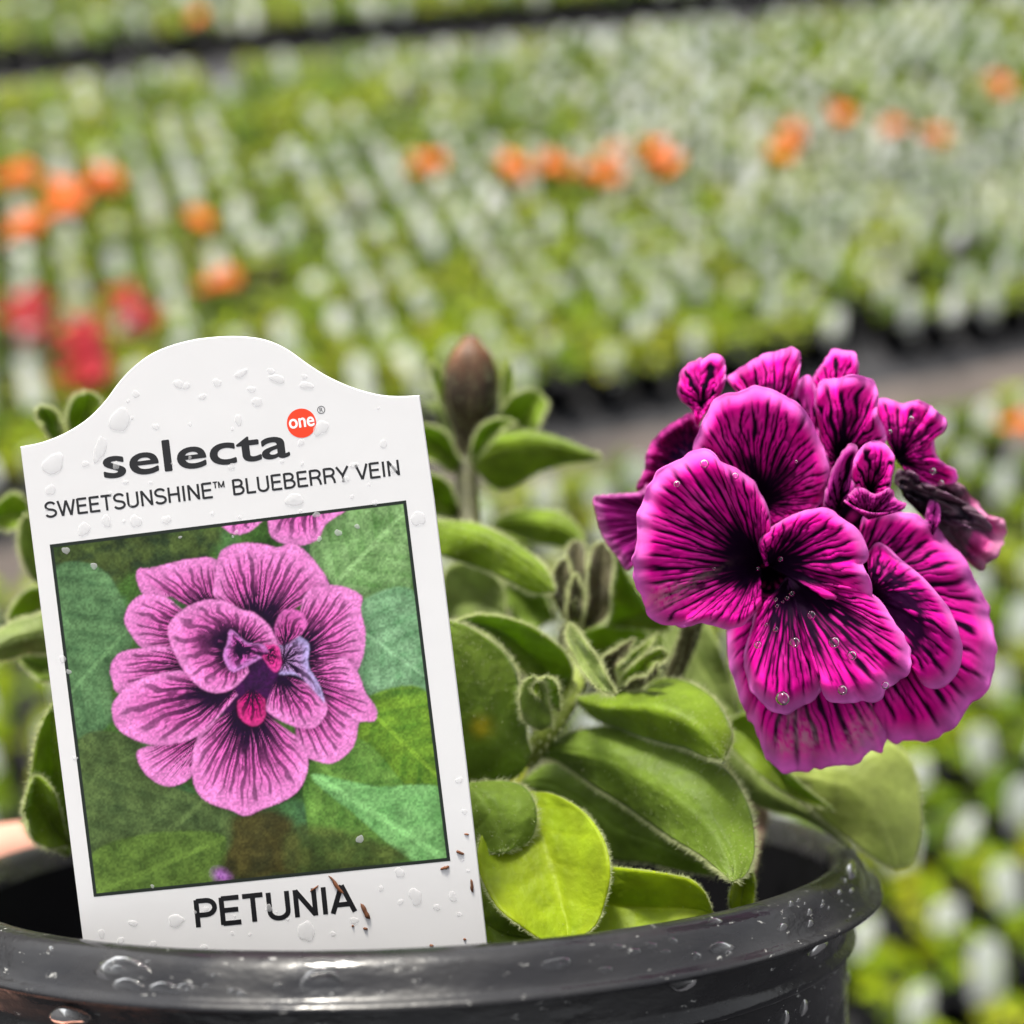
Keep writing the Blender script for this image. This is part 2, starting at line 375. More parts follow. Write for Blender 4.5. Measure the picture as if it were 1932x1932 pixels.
# ------------------------------------------------------------------ the pot in the hand
RR = .065
pc = np.array([-.2385, .8046, 2.989]) * RR                  # rim centre: right, down, forward of the camera
pn = np.array([-.0282, -1, .1066]); pn /= np.linalg.norm(pn)
def c2w(v): return v[0] * rgt - v[1] * cup + v[2] * fwd
potc = CAM + c2w(pc); pz_ = c2w(pn); px_ = rgt - pz_ * (rgt @ pz_); px_ /= np.linalg.norm(px_); py_ = np.cross(pz_, px_)
POT = Matrix.Identity(4)
for i in range(3): POT[i][0] = px_[i]; POT[i][1] = py_[i]; POT[i][2] = pz_[i]; POT[i][3] = potc[i]
PA = np.array(POT)
def pot_pt(x, y, z): return PA[:3, :3] @ np.array([x, y, z]) + PA[:3, 3]
BASE = POT @ Matrix.Translation((0, 0, -.105))
pot = thing('flower_pot', 'wet black plastic flower pot with a rolled rim held in the hand', 'flower pot', BASE)
M_inner = mat_simple('dark_inner_plastic', (.002, .002, .003), .9, .3, 200, spec=.12)
def pot_lathe(name, prof, n=192, mat=M_pot):
    v, f = lathe(prof, n); v = v + np.array([0, 0, .105])
    return link(name, mkmesh(name, v, f, mat), pot)
pot_lathe('rim', [(.0628, -.0040), (.0634, -.0010), (.0641, -.0002), (.0650, 0), (.0659, -.0001), (.0668, -.0005), (.0674, -.0012), (.0681, -.0026), (.0687, -.0038), (.0691, -.0042), (.0699, -.0044), (.0700, -.0050), (.0688, -.0053), (.0660, -.0056)])
pot_lathe('collar', [(.0662, -.0050), (.0660, -.0058), (.0657, -.0072), (.0654, -.0094), (.0653, -.0102), (.0660, -.0107), (.0661, -.0113), (.0655, -.0118), (.0646, -.0122)])
pot_lathe('wall', [(.0648, -.0121), (.0640, -.03), (.0610, -.06), (.0570, -.095), (.0560, -.1045), (.0540, -.105), (.0, -.1046), (0, -.1035)])
pot_lathe('inner_wall', [(0, -.1025), (.0535, -.1025), (.0550, -.094), (.0590, -.06), (.0618, -.03), (.0629, -.0038)], mat=M_inner)
# soil
th = np.linspace(0, 2 * np.pi, 72, endpoint=False); rr_ = np.linspace(0, .0612, 30)
X = np.cos(th)[:, None] * rr_; Y = np.sin(th)[:, None] * rr_
Zs = -.024 + .004 * (fbm(X * 150, Y * 150, 2) - .5) * 2 + .003 * (vnoise(X * 500, Y * 500, 5) - .5)
so = link('potting_soil', mkmesh('potting_soil', np.stack([X, Y, Zs + .024], -1).reshape(-1, 3), grid_faces(72, 30, True), M_soil)); so.matrix_world = POT @ Matrix.Translation((0, 0, -.024))
tag_(so, 'dark moist potting soil inside the black pot', 'soil', kind='stuff')

# water hanging under the lip and lying on the rim
VV = []; FF = []; nb = 0; rgw = np.random.default_rng(21)
def blob(r, z, a, rx, rz, rd):
    global nb
    th = np.linspace(0, np.pi, 8); ph = np.linspace(0, 2 * np.pi, 14, endpoint=False); w = 1 + .15 * np.sin(2 * ph + a * 9) + .1 * np.sin(3 * ph + a * 5)
    X = np.sin(th)[None] * np.cos(ph)[:, None] * w[:, None] * rx; Zq = np.sin(th)[None] * np.sin(ph)[:, None] * w[:, None] * rz; D = np.cos(th)[None] * rd + 0 * X
    R1 = r + D; A = a + X / r
    VV.append(np.stack([R1 * np.cos(A), R1 * np.sin(A), z + Zq + .105], -1).reshape(-1, 3)); FF.append(grid_faces(14, 8, True) + nb); nb += 14 * 8
for k in range(5):
    a = -np.pi / 2 + rgw.uniform(-1.1, 1.5); blob(.0662, -.0072 + rgw.uniform(-.001, .0008), a, rgw.uniform(.0010, .0034), rgw.uniform(.0008, .0016), .0005)
for k in range(70):
    a = -np.pi / 2 + rgw.uniform(-1.1, 1.6); q = rgw.uniform(0, 1); r = np.interp(q, [0, .4, .7, 1], [.0668, .0676, .0682, .0687]); z = np.interp(q, [0, .4, .7, 1], [-.0005, -.0016, -.0028, -.0038])
    e = rgw.choice([.0004, .0007, .0012, .0026], p=[.55, .35, .08, .02]); blob(r, z, a, e * rgw.uniform(.8, 1.8), e * .7, e * .18)
for k in range(40):
    a = -np.pi / 2 + rgw.uniform(-1.0, 1.6); z = rgw.uniform(-.03, -.013); e = rgw.choice([.0003, .0006, .001]); blob(.0647 - (-.0121 - z) * .045, z, a, e, e, e * .4)
wr = link('water_beads', mkmesh('water_beads', np.vstack(VV), np.vstack(FF), M_water), pot); wr['kind'] = 'stuff'
# steel hoops of the greenhouse overhead: they show in the wet rim
gh = thing('greenhouse_frame', 'dark steel hoops and rails mirrored in the wet pot rim', 'greenhouse frame', Matrix.Identity(4))
M_steel = mat_simple('steel', (.06, .06, .065), .5, .3, 20)
def bar(name, pts, r):
    v, f = tube(np.array(pts, float), [r] * len(pts), 8); link(name, mkmesh(name, v, f, M_steel), gh)
for y in (-.9, -2.1, -3.3, -4.5, -5.7):
    bar('hoop', [(4.2 * math.cos(q), y, .0 + 3.6 * math.sin(q)) for q in np.linspace(0, np.pi, 40)], .035)
for q in np.radians([35, 58, 74, 90, 106, 122, 145]):
    bar('rail', [(4.2 * math.cos(q), y, 3.6 * math.sin(q) + .05) for y in np.linspace(-6, -.6, 12)], .022)

# ------------------------------------------------------------------ the tag
ZT = .145
TL = np.array([38., 845.]); U = np.array([.9914, -.1308]); VD = np.array([.1308, .9914])
def tagxy(p): p = np.asarray(p, float) - TL; return np.stack([p @ U, p @ VD], -1)     # along, down the tag, in picture units
TK = ZT / F                                                                             # metres per unit
tag_org = W(*TL, ZT); Uw = U[0] * rgt - U[1] * cup; Vw = -(VD[0] * rgt - VD[1] * cup); Nw = -fwd
TAGM = Matrix.Identity(4)
base_pt = tag_org + Uw * 380 * TK - Vw * 1240 * TK
for i in range(3): TAGM[i][0] = Uw[i]; TAGM[i][1] = Vw[i]; TAGM[i][2] = Nw[i]; TAGM[i][3] = base_pt[i]
def tl(uv, h=0):                                             # tag units -> local metres
    uv = np.asarray(uv, float); return np.stack([(uv[..., 0] - 380) * TK, (1240 - uv[..., 1]) * TK, np.zeros(uv.shape[:-1]) + h], -1)
tagt = thing('plant_tag', 'white plastic plant tag reading selecta and PETUNIA with a flower picture, standing in the pot', 'plant tag', TAGM)
c1 = lambda pts: np.array(pts, float) * .5025 + [0, 596.4]
c2 = lambda pts: np.array(pts, float) * .4307 + [69.3, 936.2]
c6 = lambda pts: np.array(pts, float) * .5025 + [0, 1525.7]
top = spline(tagxy(c1([(75, 490), (150, 475), (230, 445), (300, 405), (350, 365), (400, 310), (440, 255), (490, 200), (560, 145), (640, 110), (740, 85), (850, 75), (940, 78), (1010, 92), (1080, 125), (1150, 175), (1220, 220), (1300, 258), (1370, 282), (1440, 297), (1510, 300), (1575, 297)])), 60)
outl = np.vstack([top, [(762, 200), (757, 700), (751, 1040), (750, 1110), (640, 1235), (520, 1330), (240, 1330), (120, 1235), (-6, 1120), (-5, 1000), (-3, 600), (-1, 200)]])
n = len(outl); TH = .0007
ins = outl.copy(); cen = np.array([383, 560.]); 
vv = np.vstack([tl(outl, -TH), tl(outl, -.00012), tl(outl + (cen - outl) / np.linalg.norm(cen - outl, axis=1)[:, None] * 2.2, 0)])
ff = [tuple(range(n - 1, -1, -1))[::-1]]
for k in range(2):
    ff += [(k * n + i, (k + 1) * n + i, (k + 1) * n + (i + 1) % n, k * n + (i + 1) % n) for i in range(n)]
ff.append(tuple(range(2 * n, 3 * n))[::-1])
board = link('board', mkmesh('board', vv, ff, M_tag, smooth=False), tagt)
# printed picture: the colours of the printed photograph on a fine grid
PQ = [tagxy(c2([q]))[0] for q in ((57, 212), (1618, 18), (1812, 1597), (250, 1755))]
def pq(s, t): return (1 - s)[..., None] * (1 - t)[..., None] * PQ[0] + s[..., None] * (1 - t)[..., None] * PQ[1] + s[..., None] * t[..., None] * PQ[2] + (1 - s)[..., None] * t[..., None] * PQ[3]
def veins(a, t, seed=0, core=.30):
    nz = vnoise(a * .9, t * 5, seed); a2 = a + .55 * (nz - .5) + .22 * (vnoise(a * 2.2, t * 11, seed + 5) - .5)
    tri = lambda x: 1 - np.abs(2 * (x - np.floor(x)) - 1)
    nb = vnoise(a * 3, t * 9, seed + 9); nc = vnoise(a * 2.1, t * 13, seed + 12)
    w0 = .84 - .46 * t; l0 = sst(1 - w0, 1 - w0 + .30, tri(a2)) * (1 - sst(.82, .97, t + .14 * (nb - .5)))
    w1 = .74 - .42 * t; l1 = sst(1 - w1, 1 - w1 + .30, tri(2 * a2 + .5)) * sst(.18, .40, t) * (1 - sst(.70, .94, t + .26 * (nb - .5)))
    cr = 1 - sst(core - .08, core + .28, t + .22 * (nz - .5) + .16 * (nb - .5))
    net = sst(.52, .78, nc) * .85 * (1 - sst(.55, .88, t))
    fleck = .75 * sst(.62, .80, vnoise(a * 4.5, t * 8, seed + 15)) * sst(.22, .45, t) * (1 - l0)
    return np.clip(np.maximum.reduce([l0, l1 * .9, cr, net]) * (1 - fleck), 0, 1)
NPX = 380
ss, tt = np.meshgrid(np.linspace(0, 1, NPX), np.linspace(0, 1, NPX), indexing='ij')
q_uv = pq(ss, tt)
# picture coordinates of the tracing: bilinear over the same corners
QC = [np.array(q, float) for q in ((57, 212), (1618, 18), (1812, 1597), (250, 1755))]
qc = (1 - ss)[..., None] * (1 - tt)[..., None] * QC[0] + ss[..., None] * (1 - tt)[..., None] * QC[1] + ss[..., None] * tt[..., None] * QC[2] + (1 - ss)[..., None] * tt[..., None] * QC[3]
PX, PY = qc[..., 0], qc[..., 1]
def inside(poly):
    c = np.zeros(PX.shape, bool); m = len(poly)
    for i in range(m):
        x0, y0 = poly[i]; x1, y1 = poly[(i + 1) % m]
        if y0 == y1: continue
        k = ((y0 > PY) != (y1 > PY)) & (PX < (x1 - x0) * (PY - y0) / (y1 - y0) + x0); c ^= k
    return c
def lerp3(a, b, t): return np.asarray(a) * (1 - t[..., None]) + np.asarray(b) * t[..., None]
img = lerp3((.030, .075, .018), (.11, .23, .055), sst(.3, .7, fbm(PX / 210, PY / 210, 4)))
img = lerp3(img, (.085, .19, .09), sst(.45, .75, fbm(PX / 130 + 5, PY / 160, 8)) * .7)
def gblur(m, sg):
    k = np.fft.fftfreq(NPX)[:, None]**2 + np.fft.fftfreq(NPX)[None]**2
    return np.real(np.fft.ifft2(np.fft.fft2(m) * np.exp(-2 * np.pi**2 * sg**2 * k)))
def blot(poly, col, col2, sc, sd, amt=1.0):
    global img
    m = gblur(inside(spline(poly, 90, True)).astype(float), 3.2); nz = fbm(PX / sc, PY / sc, sd)
    m = np.clip(m + .5 * (fbm(PX / 45, PY / 45, sd + 3) - .5) * (m > .02) * (m < .98), 0, 1)
    c = lerp3(col, col2, sst(.25, .75, nz)); img = lerp3(img, c, m * amt)
def leaf2d(poly, base, tip, col, col2, nv_=6, sd=0, amt=.95):
    """a leaf of the printed photograph with its own midrib and side veins"""
    global img
    m = gblur(inside(spline(poly, 90, True)).astype(float), 1.1); img = img * (1 - .45 * np.clip(gblur(m, 9), 0, 1))[..., None]
    ax = np.array(tip, float) - base; Ln = np.linalg.norm(ax); ax /= Ln
    v = ((PX - base[0]) * ax[0] + (PY - base[1]) * ax[1]) / Ln; u = (-(PX - base[0]) * ax[1] + (PY - base[1]) * ax[0]) / Ln
    q = (v * nv_ - np.abs(u) * nv_ * .7 + .3 * fbm(PX / 120, PY / 120, sd)) % 1
    ridge = sst(.0, .5, q) * sst(1.0, .86, q)                              # quilted between the side veins
    c = lerp3(col, col2, np.clip(.20 + .26 * ridge + .9 * (fbm(PX / 60, PY / 60, sd + 2) - .35) + .35 * (fbm(PX / 18, PY / 18, sd + 5) - .5), 0, 1)); c = lerp3(c, np.array(col2) * 1.25, sst(.030, .008, np.abs(u)) * .6)
    img = lerp3(img, c, m * amt)
blot([(60, 210), (420, 150), (800, 130), (720, 300), (430, 330), (330, 420), (150, 480), (70, 330)], (.020, .030, .016), (.070, .095, .030), 40, 3, .9)
leaf2d([(70, 330), (300, 330), (420, 620), (330, 820), (330, 980), (180, 1060), (110, 760)], (420, 560), (110, 900), (.055, .12, .055), (.14, .26, .12), 5, 5)
leaf2d([(1200, 260), (1290, 100), (1610, 20), (1640, 380), (1560, 480), (1400, 470)], (1270, 420), (1620, 60), (.09, .20, .06), (.26, .42, .19), 6, 6)
leaf2d([(1400, 480), (1660, 420), (1712, 850), (1600, 880), (1440, 870), (1400, 700)], (1380, 560), (1720, 800), (.10, .23, .11), (.26, .44, .26), 5, 7)
leaf2d([(1450, 880), (1714, 860), (1770, 1270), (1600, 1260), (1380, 1060)], (1420, 900), (1760, 1230), (.055, .14, .02), (.20, .34, .05), 5, 8)
leaf2d([(1190, 1180), (1400, 1060), (1600, 1250), (1700, 1440), (1560, 1600), (1250, 1580), (1180, 1400)], (1220, 1150), (1620, 1560), (.06, .15, .03), (.18, .33, .08), 6, 9)
leaf2d([(1200, 1220), (1480, 1270), (1790, 1290), (1806, 1595), (1640, 1592), (1400, 1400)], (1180, 1200), (1810, 1600), (.11, .27, .09), (.24, .48, .19), 6, 10)
leaf2d([(190, 1060), (440, 1060), (520, 1230), (700, 1310), (860, 1390), (840, 1560), (770, 1700), (260, 1745), (215, 1400)], (780, 1300), (240, 1740), (.035, .058, .022), (.105, .155, .055), 6, 11)
leaf2d([(250, 1560), (480, 1480), (760, 1470), (830, 1520), (760, 1690), (255, 1745)], (820, 1500), (260, 1740), (.055, .10, .022), (.14, .23, .05), 5, 12, .8)
blot([(870, 1400), (1010, 1370), (1120, 1420), (1130, 1660), (800, 1690), (850, 1530)], (.030, .027, .010), (.065, .055, .018), 60, 13, .95)
blot([(1120, 1450), (1400, 1480), (1620, 1590), (1130, 1660)], (.045, .060, .020), (.085, .10, .03), 60, 14, .8)
vn = np.abs(((PX * .35 + PY * .9) / 118 + 1.1 * fbm(PX / 300, PY / 300, 21)) % 1 - .5)                 # soft leaf veins in the printed leaves
img = img * (1 - .10 * sst(.36, .5, vn))[..., None]
img = img * (.62 + .76 * fbm(PX / 52, PY / 52, 31, 4))[..., None]
PINK, PINK2, DARK = np.array((.68, .14, .45)), np.array((.74, .28, .60)), np.array((.013, .003, .022))
def pet2d(margin, base, nv=9, seed=0, core=.30, pink=PINK, pink2=PINK2, dark=DARK, shade=.45):
    global img
    mp = spline(margin, 120); poly = np.vstack([mp, [base]]); m = inside(poly)
    img = img * (1 - .75 * np.clip(gblur(m.astype(float), 7), 0, 1))[..., None]      # the dark beneath a petal in the printed photograph
    bx, by = base; mid = mp.mean(0) - base; a0 = math.atan2(mid[1], mid[0])
    wrap = lambda a: (a - a0 + np.pi) % (2 * np.pi) - np.pi
    am = wrap(np.arctan2(mp[:, 1] - by, mp[:, 0] - bx)); rm = np.hypot(mp[:, 0] - bx, mp[:, 1] - by)
    k = np.argsort(am); ap = wrap(np.arctan2(PY - by, PX - bx)); rp = np.hypot(PX - bx, PY - by)
    t = np.clip(rp / np.interp(ap, am[k], rm[k]), 0, 1); s = (ap - am.min()) / (am.max() - am.min())
    d = veins(s * nv * .95, t, seed, core - .02)**1.3; d = d * (.66 + .34 * sst(.85, .30, t))
    c = lerp3(pink, pink2, sst(.5, 1, t) * .8 + .2 * vnoise(s * 22, t * 14, seed + 2))
    c = c * (1 - shade * sst(.55, 0, t))[..., None] * (.85 + .3 * vnoise(s * nv * 2, t * 3, seed + 3))[..., None]
    c = lerp3(c, dark, d)
    m = gblur(m.astype(float), .8)
    img = lerp3(img, c, m)
pet2d([(1010, 90), (1020, 160), (1060, 200), (1150, 215), (1230, 190), (1270, 120), (1360, 60)], (1170, -60), 7, 1, .2)
pet2d([(795, 120), (860, 165), (930, 155), (1010, 90)], (930, 20), 5, 2, .2)
blot([(700, 560), (950, 480), (1130, 620), (1130, 850), (1050, 980), (820, 980), (680, 800)], (.03, .008, .045), (.07, .012, .09), 40, 3)
for k, (mg, bs, nv, co) in enumerate([
    ([(590, 440), (480, 440), (440, 370), (445, 320), (500, 315), (600, 290), (700, 270), (780, 275), (840, 330), (860, 430)], (800, 560), 11, .42),
    ([(770, 430), (795, 270), (830, 225), (900, 205), (990, 210), (1060, 225), (1110, 205), (1170, 235), (1230, 300), (1275, 370), (1265, 410), (1150, 480)], (960, 600), 14, .42),
    ([(600, 700), (470, 668), (410, 600), (385, 540), (410, 470), (470, 430), (560, 440), (640, 500)], (760, 610), 9, .42),
    ([(640, 800), (380, 865), (330, 800), (325, 740), (360, 690), (430, 670), (560, 660), (660, 690)], (740, 740), 9, .35),
    ([(1170, 440), (1210, 400), (1300, 390), (1370, 405), (1425, 440), (1420, 500), (1440, 600), (1430, 700), (1400, 800), (1445, 880)], (1100, 720), 15, .42),
    ([(700, 1080), (690, 1200), (650, 1250), (570, 1270), (490, 1230), (445, 1160), (450, 1110), (560, 1080)], (810, 980), 9, .3),
    ([(1140, 1090), (1145, 1120), (1200, 1150), (1290, 1170), (1370, 1120), (1400, 1060), (1415, 990), (1480, 985), (1487, 930), (1440, 860), (1410, 780), (1350, 700)], (1110, 790), 15, .36),
    ([(720, 1020), (690, 1100), (680, 1200), (700, 1290), (760, 1345), (850, 1375), (915, 1400), (990, 1370), (1090, 1330), (1160, 1270), (1190, 1160), (1150, 1060)], (920, 900), 16, .44),
    ([(880, 870), (720, 1040), (560, 1090), (440, 1070), (350, 1010), (330, 930), (345, 890), (400, 830), (500, 785), (640, 765), (740, 800)], (860, 840), 13, .40)]):
    pet2d(mg, bs, nv, 10 + k, co)
for k, (mg, bs, nv, co, pk, pk2) in enumerate([
    ([(880, 900), (885, 960), (930, 1002), (970, 1002), (1002, 960), (1000, 890)], (945, 840), 5, .2, (.50, .03, .18), (.55, .06, .22)),
    ([(1010, 900), (1012, 945), (1110, 1002), (1190, 1018), (1235, 1000), (1272, 940), (1260, 890), (1190, 820)], (1060, 780), 8, .30, PINK, PINK2),
    ([(1060, 780), (1150, 790), (1240, 880), (1262, 905), (1240, 830), (1190, 740), (1192, 650), (1130, 608), (1055, 655)], (1085, 720), 7, .05, (.46, .26, .52), (.42, .36, .66)),
    ([(1060, 650), (1042, 580), (1070, 510), (1120, 493), (1170, 520), (1182, 570), (1150, 610)], (1085, 660), 6, .1, (.55, .10, .34), (.60, .16, .44)),
    ([(1062, 660), (1020, 570), (950, 510), (900, 498), (830, 462), (740, 455), (650, 490), (585, 550), (575, 610), (610, 700), (650, 770), (720, 840), (800, 862), (870, 835), (930, 770)], (900, 665), 17, .52, PINK, PINK2),
    ([(1050, 690), (990, 650), (920, 640), (850, 585), (835, 640), (818, 700), (850, 765), (900, 755), (990, 705)], (900, 670), 6, .45, (.52, .10, .38), (.55, .24, .58)),
    ([(1000, 650), (1060, 660), (1070, 740), (1040, 770), (985, 700)], (1020, 690), 3, .0, (.62, .06, .26), (.62, .08, .30))]):
    pet2d(mg, bs, nv, 30 + k, co, np.array(pk), np.array(pk2))
blot([(775, 1648), (800, 1640), (845, 1668), (830, 1682), (790, 1670)], (.40, .14, .50), (.5, .25, .6), 20, 3)
img = img * (.70 + .60 * vnoise(ss * 188, tt * 188, 5))[..., None]                                         # print screen grain
img = np.clip(img, .002, .9); lum_ = img.mean(-1, keepdims=True); img = np.clip(lum_ + (img - lum_) * 1.12, .002, .9) * .92
edge = np.minimum(np.minimum(ss, 1 - ss), np.minimum(tt, 1 - tt))
img = np.where((edge < .0085)[..., None], np.array((.018, .024, .020)), img)
pr = link('picture', mkmesh('picture', tl(q_uv.reshape(-1, 2), .00002), grid_faces(NPX, NPX)[:, ::-1], M_print, img.reshape(-1, 3)), tagt)
pr['label'] = 'printed photograph of a pink veined double blossom'
# lettering
def lettering(text, p0, p1, cap, mat, name='lettering', bold=0.0, shear=0, h=.00002, ref='H', font_scale=None):
    """text whose baseline runs p0 -> p1 in tag units with the given cap height"""
    cu = bpy.data.curves.new('t', 'FONT'); cu.body = text; cu.size = 1.0; cu.shear = shear; cu.resolution_u = 6
    o = bpy.data.objects.new('t', cu); COL.objects.link(o)
    dg = bpy.context.evaluated_depsgraph_get(); me = bpy.data.meshes.new_from_object(o.evaluated_get(dg))
    V = np.zeros(len(me.vertices) * 3); me.vertices.foreach_get('co', V); V = V.reshape(-1, 3)
    bpy.data.objects.remove(o)
    x0, x1 = V[:, 0].min(), V[:, 0].max()
    hh = V[:, 1].max() if ref == 'max' else ref
    p0 = np.array(p0, float); p1 = np.array(p1, float); L = np.linalg.norm(p1 - p0); e = (p1 - p0) / L; e2 = np.array([e[1], -e[0]])
    a = (V[:, 0] - x0) / (x1 - x0) * L; b = V[:, 1] / hh * cap
    uv = p0 + a[:, None] * e + b[:, None] * e2
    k = bold * cap; tri = [tuple(p.vertices) for p in me.polygons]; VV = []; FF = []
    shifts = [(0, 0)] if not bold else [(k * math.cos(q), k * math.sin(q)) for q in np.linspace(0, 2 * np.pi, 8, endpoint=False)]
    for m_, sh in enumerate(shifts):
        VV.append(tl(uv + np.array(sh), h + m_ * 5e-7)); FF += [tuple(i + m_ * len(V) for i in f) for f in tri]
    bpy.data.meshes.remove(me)
    return link(name, mkmesh(name, np.vstack(VV), FF, mat, smooth=False), tagt)
def arc(cx, cy, rx, ry, a0, a1, n=12): return [(cx + rx * math.cos(R_(q)), cy + ry * math.sin(R_(q))) for q in np.linspace(a0, a1, n)]
# plain sans capitals as strokes on a unit cap height: (advance, strokes); stroke centre lines
GL = {
 'S': (.66, [arc(.33, .735, .245, .225, 20, 180, 12) + arc(.33, .735, .245, .225, 180, 250, 6)[1:] + arc(.33, .265, .265, .225, 70, 0, 6) + arc(.33, .265, .265, .225, 0, -160, 12)[1:]]),
 'W': (.94, [[(.04, 1), (.25, 0)], [(.25, 0), (.47, .97)], [(.47, .97), (.69, 0)], [(.69, 0), (.90, 1)]]),
 'E': (.62, [[(.10, 0), (.10, 1)], [(.10, .955), (.58, .955)], [(.10, .52), (.54, .52)], [(.10, .045), (.59, .045)]]),
 'T': (.60, [[(.30, 0), (.30, 1)], [(.02, .955), (.58, .955)]]),
 'U': (.70, [[(.10, 1), (.10, .32)] + arc(.35, .30, .25, .26, 180, 360, 14)[1:] + [(.60, 1)]]),
 'N': (.70, [[(.10, 0), (.10, 1)], [(.10, .97), (.60, .03)], [(.60, 0), (.60, 1)]]),
 'H': (.70, [[(.10, 0), (.10, 1)], [(.60, 0), (.60, 1)], [(.10, .52), (.60, .52)]]),
 'I': (.27, [[(.135, 0), (.135, 1)]]),
 'B': (.67, [[(.10, 0), (.10, 1)], [(.10, .955), (.34, .955)] + arc(.34, .74, .20, .215, 90, -90, 10) + [(.10, .525)], [(.10, .525), (.36, .525)] + arc(.36, .285, .24, .24, 90, -90, 10) + [(.10, .045)]]),
 'L': (.56, [[(.10, 0), (.10, 1)], [(.10, .045), (.54, .045)]]),
 'R': (.70, [[(.10, 0), (.10, 1)], [(.10, .955), (.38, .955)] + arc(.38, .72, .22, .235, 90, -90, 10) + [(.10, .485)], [(.40, .485), (.50, .42), (.57, .25), (.61, 0)]]),
 'Y': (.64, [[(.02, 1), (.32, .42)], [(.62, 1), (.32, .42)], [(.32, .44), (.32, 0)]]),
 'V': (.64, [[(.03, 1), (.32, .02)], [(.61, 1), (.32, .02)]]),
 'P': (.65, [[(.10, 0), (.10, 1)], [(.10, .955), (.36, .955)] + arc(.36, .695, .23, .26, 90, -90, 10) + [(.10, .435)]]),
 'A': (.66, [[(.03, 0), (.33, 1)], [(.63, 0), (.33, 1)], [(.15, .30), (.51, .30)]]),
 'M': (.82, [[(.09, 0), (.09, 1)], [(.09, .97), (.41, .05)], [(.41, .05), (.73, .97)], [(.73, 0), (.73, 1)]]),
 ' ': (.30, [])}
def caps(text, p0, p1, cap, mat, sw=.150, name='lettering', h=.00002):
    """stroked capitals, one mesh for a line of print; a ^ raises the next two letters as a trade mark"""
    segs = []; x = 0; k = 0
    while k < len(text):
        ch = text[k]
        if ch == '^':
            for c2_ in text[k + 1:k + 3]:
                adv, st = GL[c2_]; segs += [([(x + .42 * a, .58 + .42 * b) for a, b in q], .085) for q in st]; x += adv * .42 + .02
            k += 3; continue
        adv, st = GL[ch]; segs += [([(x + a, b) for a, b in q], sw) for q in st]; x += adv + .035; k += 1
    p0 = np.array(p0, float); p1 = np.array(p1, float); L = np.linalg.norm(p1 - p0); e = (p1 - p0) / L; e2 = np.array([e[1], -e[0]])
    VV = []; FF = []
    for m_, (q, w) in enumerate(segs):
        P = np.array(q, float); P = np.stack([P[:, 0] / x * L, P[:, 1] * cap], 1); T = np.gradient(P, axis=0); T /= np.linalg.norm(T, axis=1)[:, None]
        Nn = np.stack([-T[:, 1], T[:, 0]], 1) * w * cap / 2; b = len(VV)
        for a, c in zip(P + Nn, P - Nn):
            for g_ in (a, c): VV.append(np.append(p0 + g_[0] * e + g_[1] * e2, h + (m_ % 7) * 5e-7))
        FF += [(b + 2 * i, b + 2 * i + 1, b + 2 * i + 3, b + 2 * i + 2) for i in range(len(P) - 1)]
    V = np.array(VV); return link(name, mkmesh(name, tl(V[:, :2], V[:, 2]), FF, mat, smooth=False), tagt)
T1 = tagxy
a_, b_ = T1(c1([(395, 608)]))[0], T1(c1([(1087, 525)]))[0]
lettering('selecta', a_, b_, 112 * .5025, M_ink, bold=.030, ref='max')
a_, b_ = T1(c1([(170, 758)]))[0], T1(c1([(1508, 596)]))[0]
caps('SWEETSUNSHINE^TM BLUEBERRY VEIN', a_, b_, 58 * .5025, M_ink)
a_, b_ = T1(c6([(732, 447)]))[0], T1(c6([(1342, 385)]))[0]
caps('PETUNIA', a_, b_, 103 * .5025, M_ink, .180)
ctr = T1(c1([(1132, 402)]))[0]; rad_ = 55 * .5025
thc = np.linspace(0, 2 * np.pi, 48, endpoint=False)
link('red_dot', mkmesh('red_dot', tl(ctr + rad_ * np.stack([np.cos(thc), np.sin(thc)], 1), .00002), [tuple(range(48))[::-1]], M_red, smooth=False), tagt)
lettering('one', ctr + np.array([-23, 7.5]), ctr + np.array([24, 7.5]), 17, M_white, bold=.04, h=.00004, ref='max')
cr = T1(c1([(1206, 352)]))[0]
ring = np.vstack([cr + 7.4 * np.stack([np.cos(thc), np.sin(thc)], 1), cr + 6.2 * np.stack([np.cos(thc), np.sin(thc)], 1)])
link('registered_mark', mkmesh('registered_mark', tl(ring, .00002), [(i, i + 48, (i + 1) % 48 + 48, (i + 1) % 48) for i in range(48)], M_ink, smooth=False), tagt)
lettering('R', cr + np.array([-3, 4]), cr + np.array([3.2, 4]), 8, M_ink, name='registered_letter', ref='max')
# water drops and film on the tag
def drops(spec, toloc, name, parent, mat=M_water, hs_=.30, seed=1):
    """spec: (u, v, radius, elongation, angle): flat caps, in tag units"""
    rg = np.random.default_rng(seed); VV = []; FF = []; b = 0
    nr, na = 7, 22
    for (u, v, r, el, an) in spec:
        ph = rg.uniform(0, 6.28, 3)
        a = np.linspace(0, 2 * np.pi, na, endpoint=False); wob = 1 + .13 * np.sin(2 * a + ph[0]) + .08 * np.sin(3 * a + ph[1]) + .05 * np.sin(5 * a + ph[2])
        k = np.sin(np.linspace(0, np.pi / 2, nr)); hgt = np.cos(np.linspace(0, np.pi / 2, nr))
        x = np.cos(a)[:, None] * k * wob[:, None] * r; y = np.sin(a)[:, None] * k * wob[:, None] * r * el
        X = u + x * math.cos(an) - y * math.sin(an); Y = v + x * math.sin(an) + y * math.cos(an)
        P = toloc(np.stack([X, Y], -1), hgt[None] * r * hs_ * TK * np.ones((na, 1)) + .00004)
        VV.append(P.reshape(-1, 3)); FF.append(grid_faces(na, nr, True)[:, ::-1] + b); b += na * nr
    o = link(name, mkmesh(name, np.vstack(VV), np.vstack(FF), mat), parent); o['kind'] = 'stuff'; return o
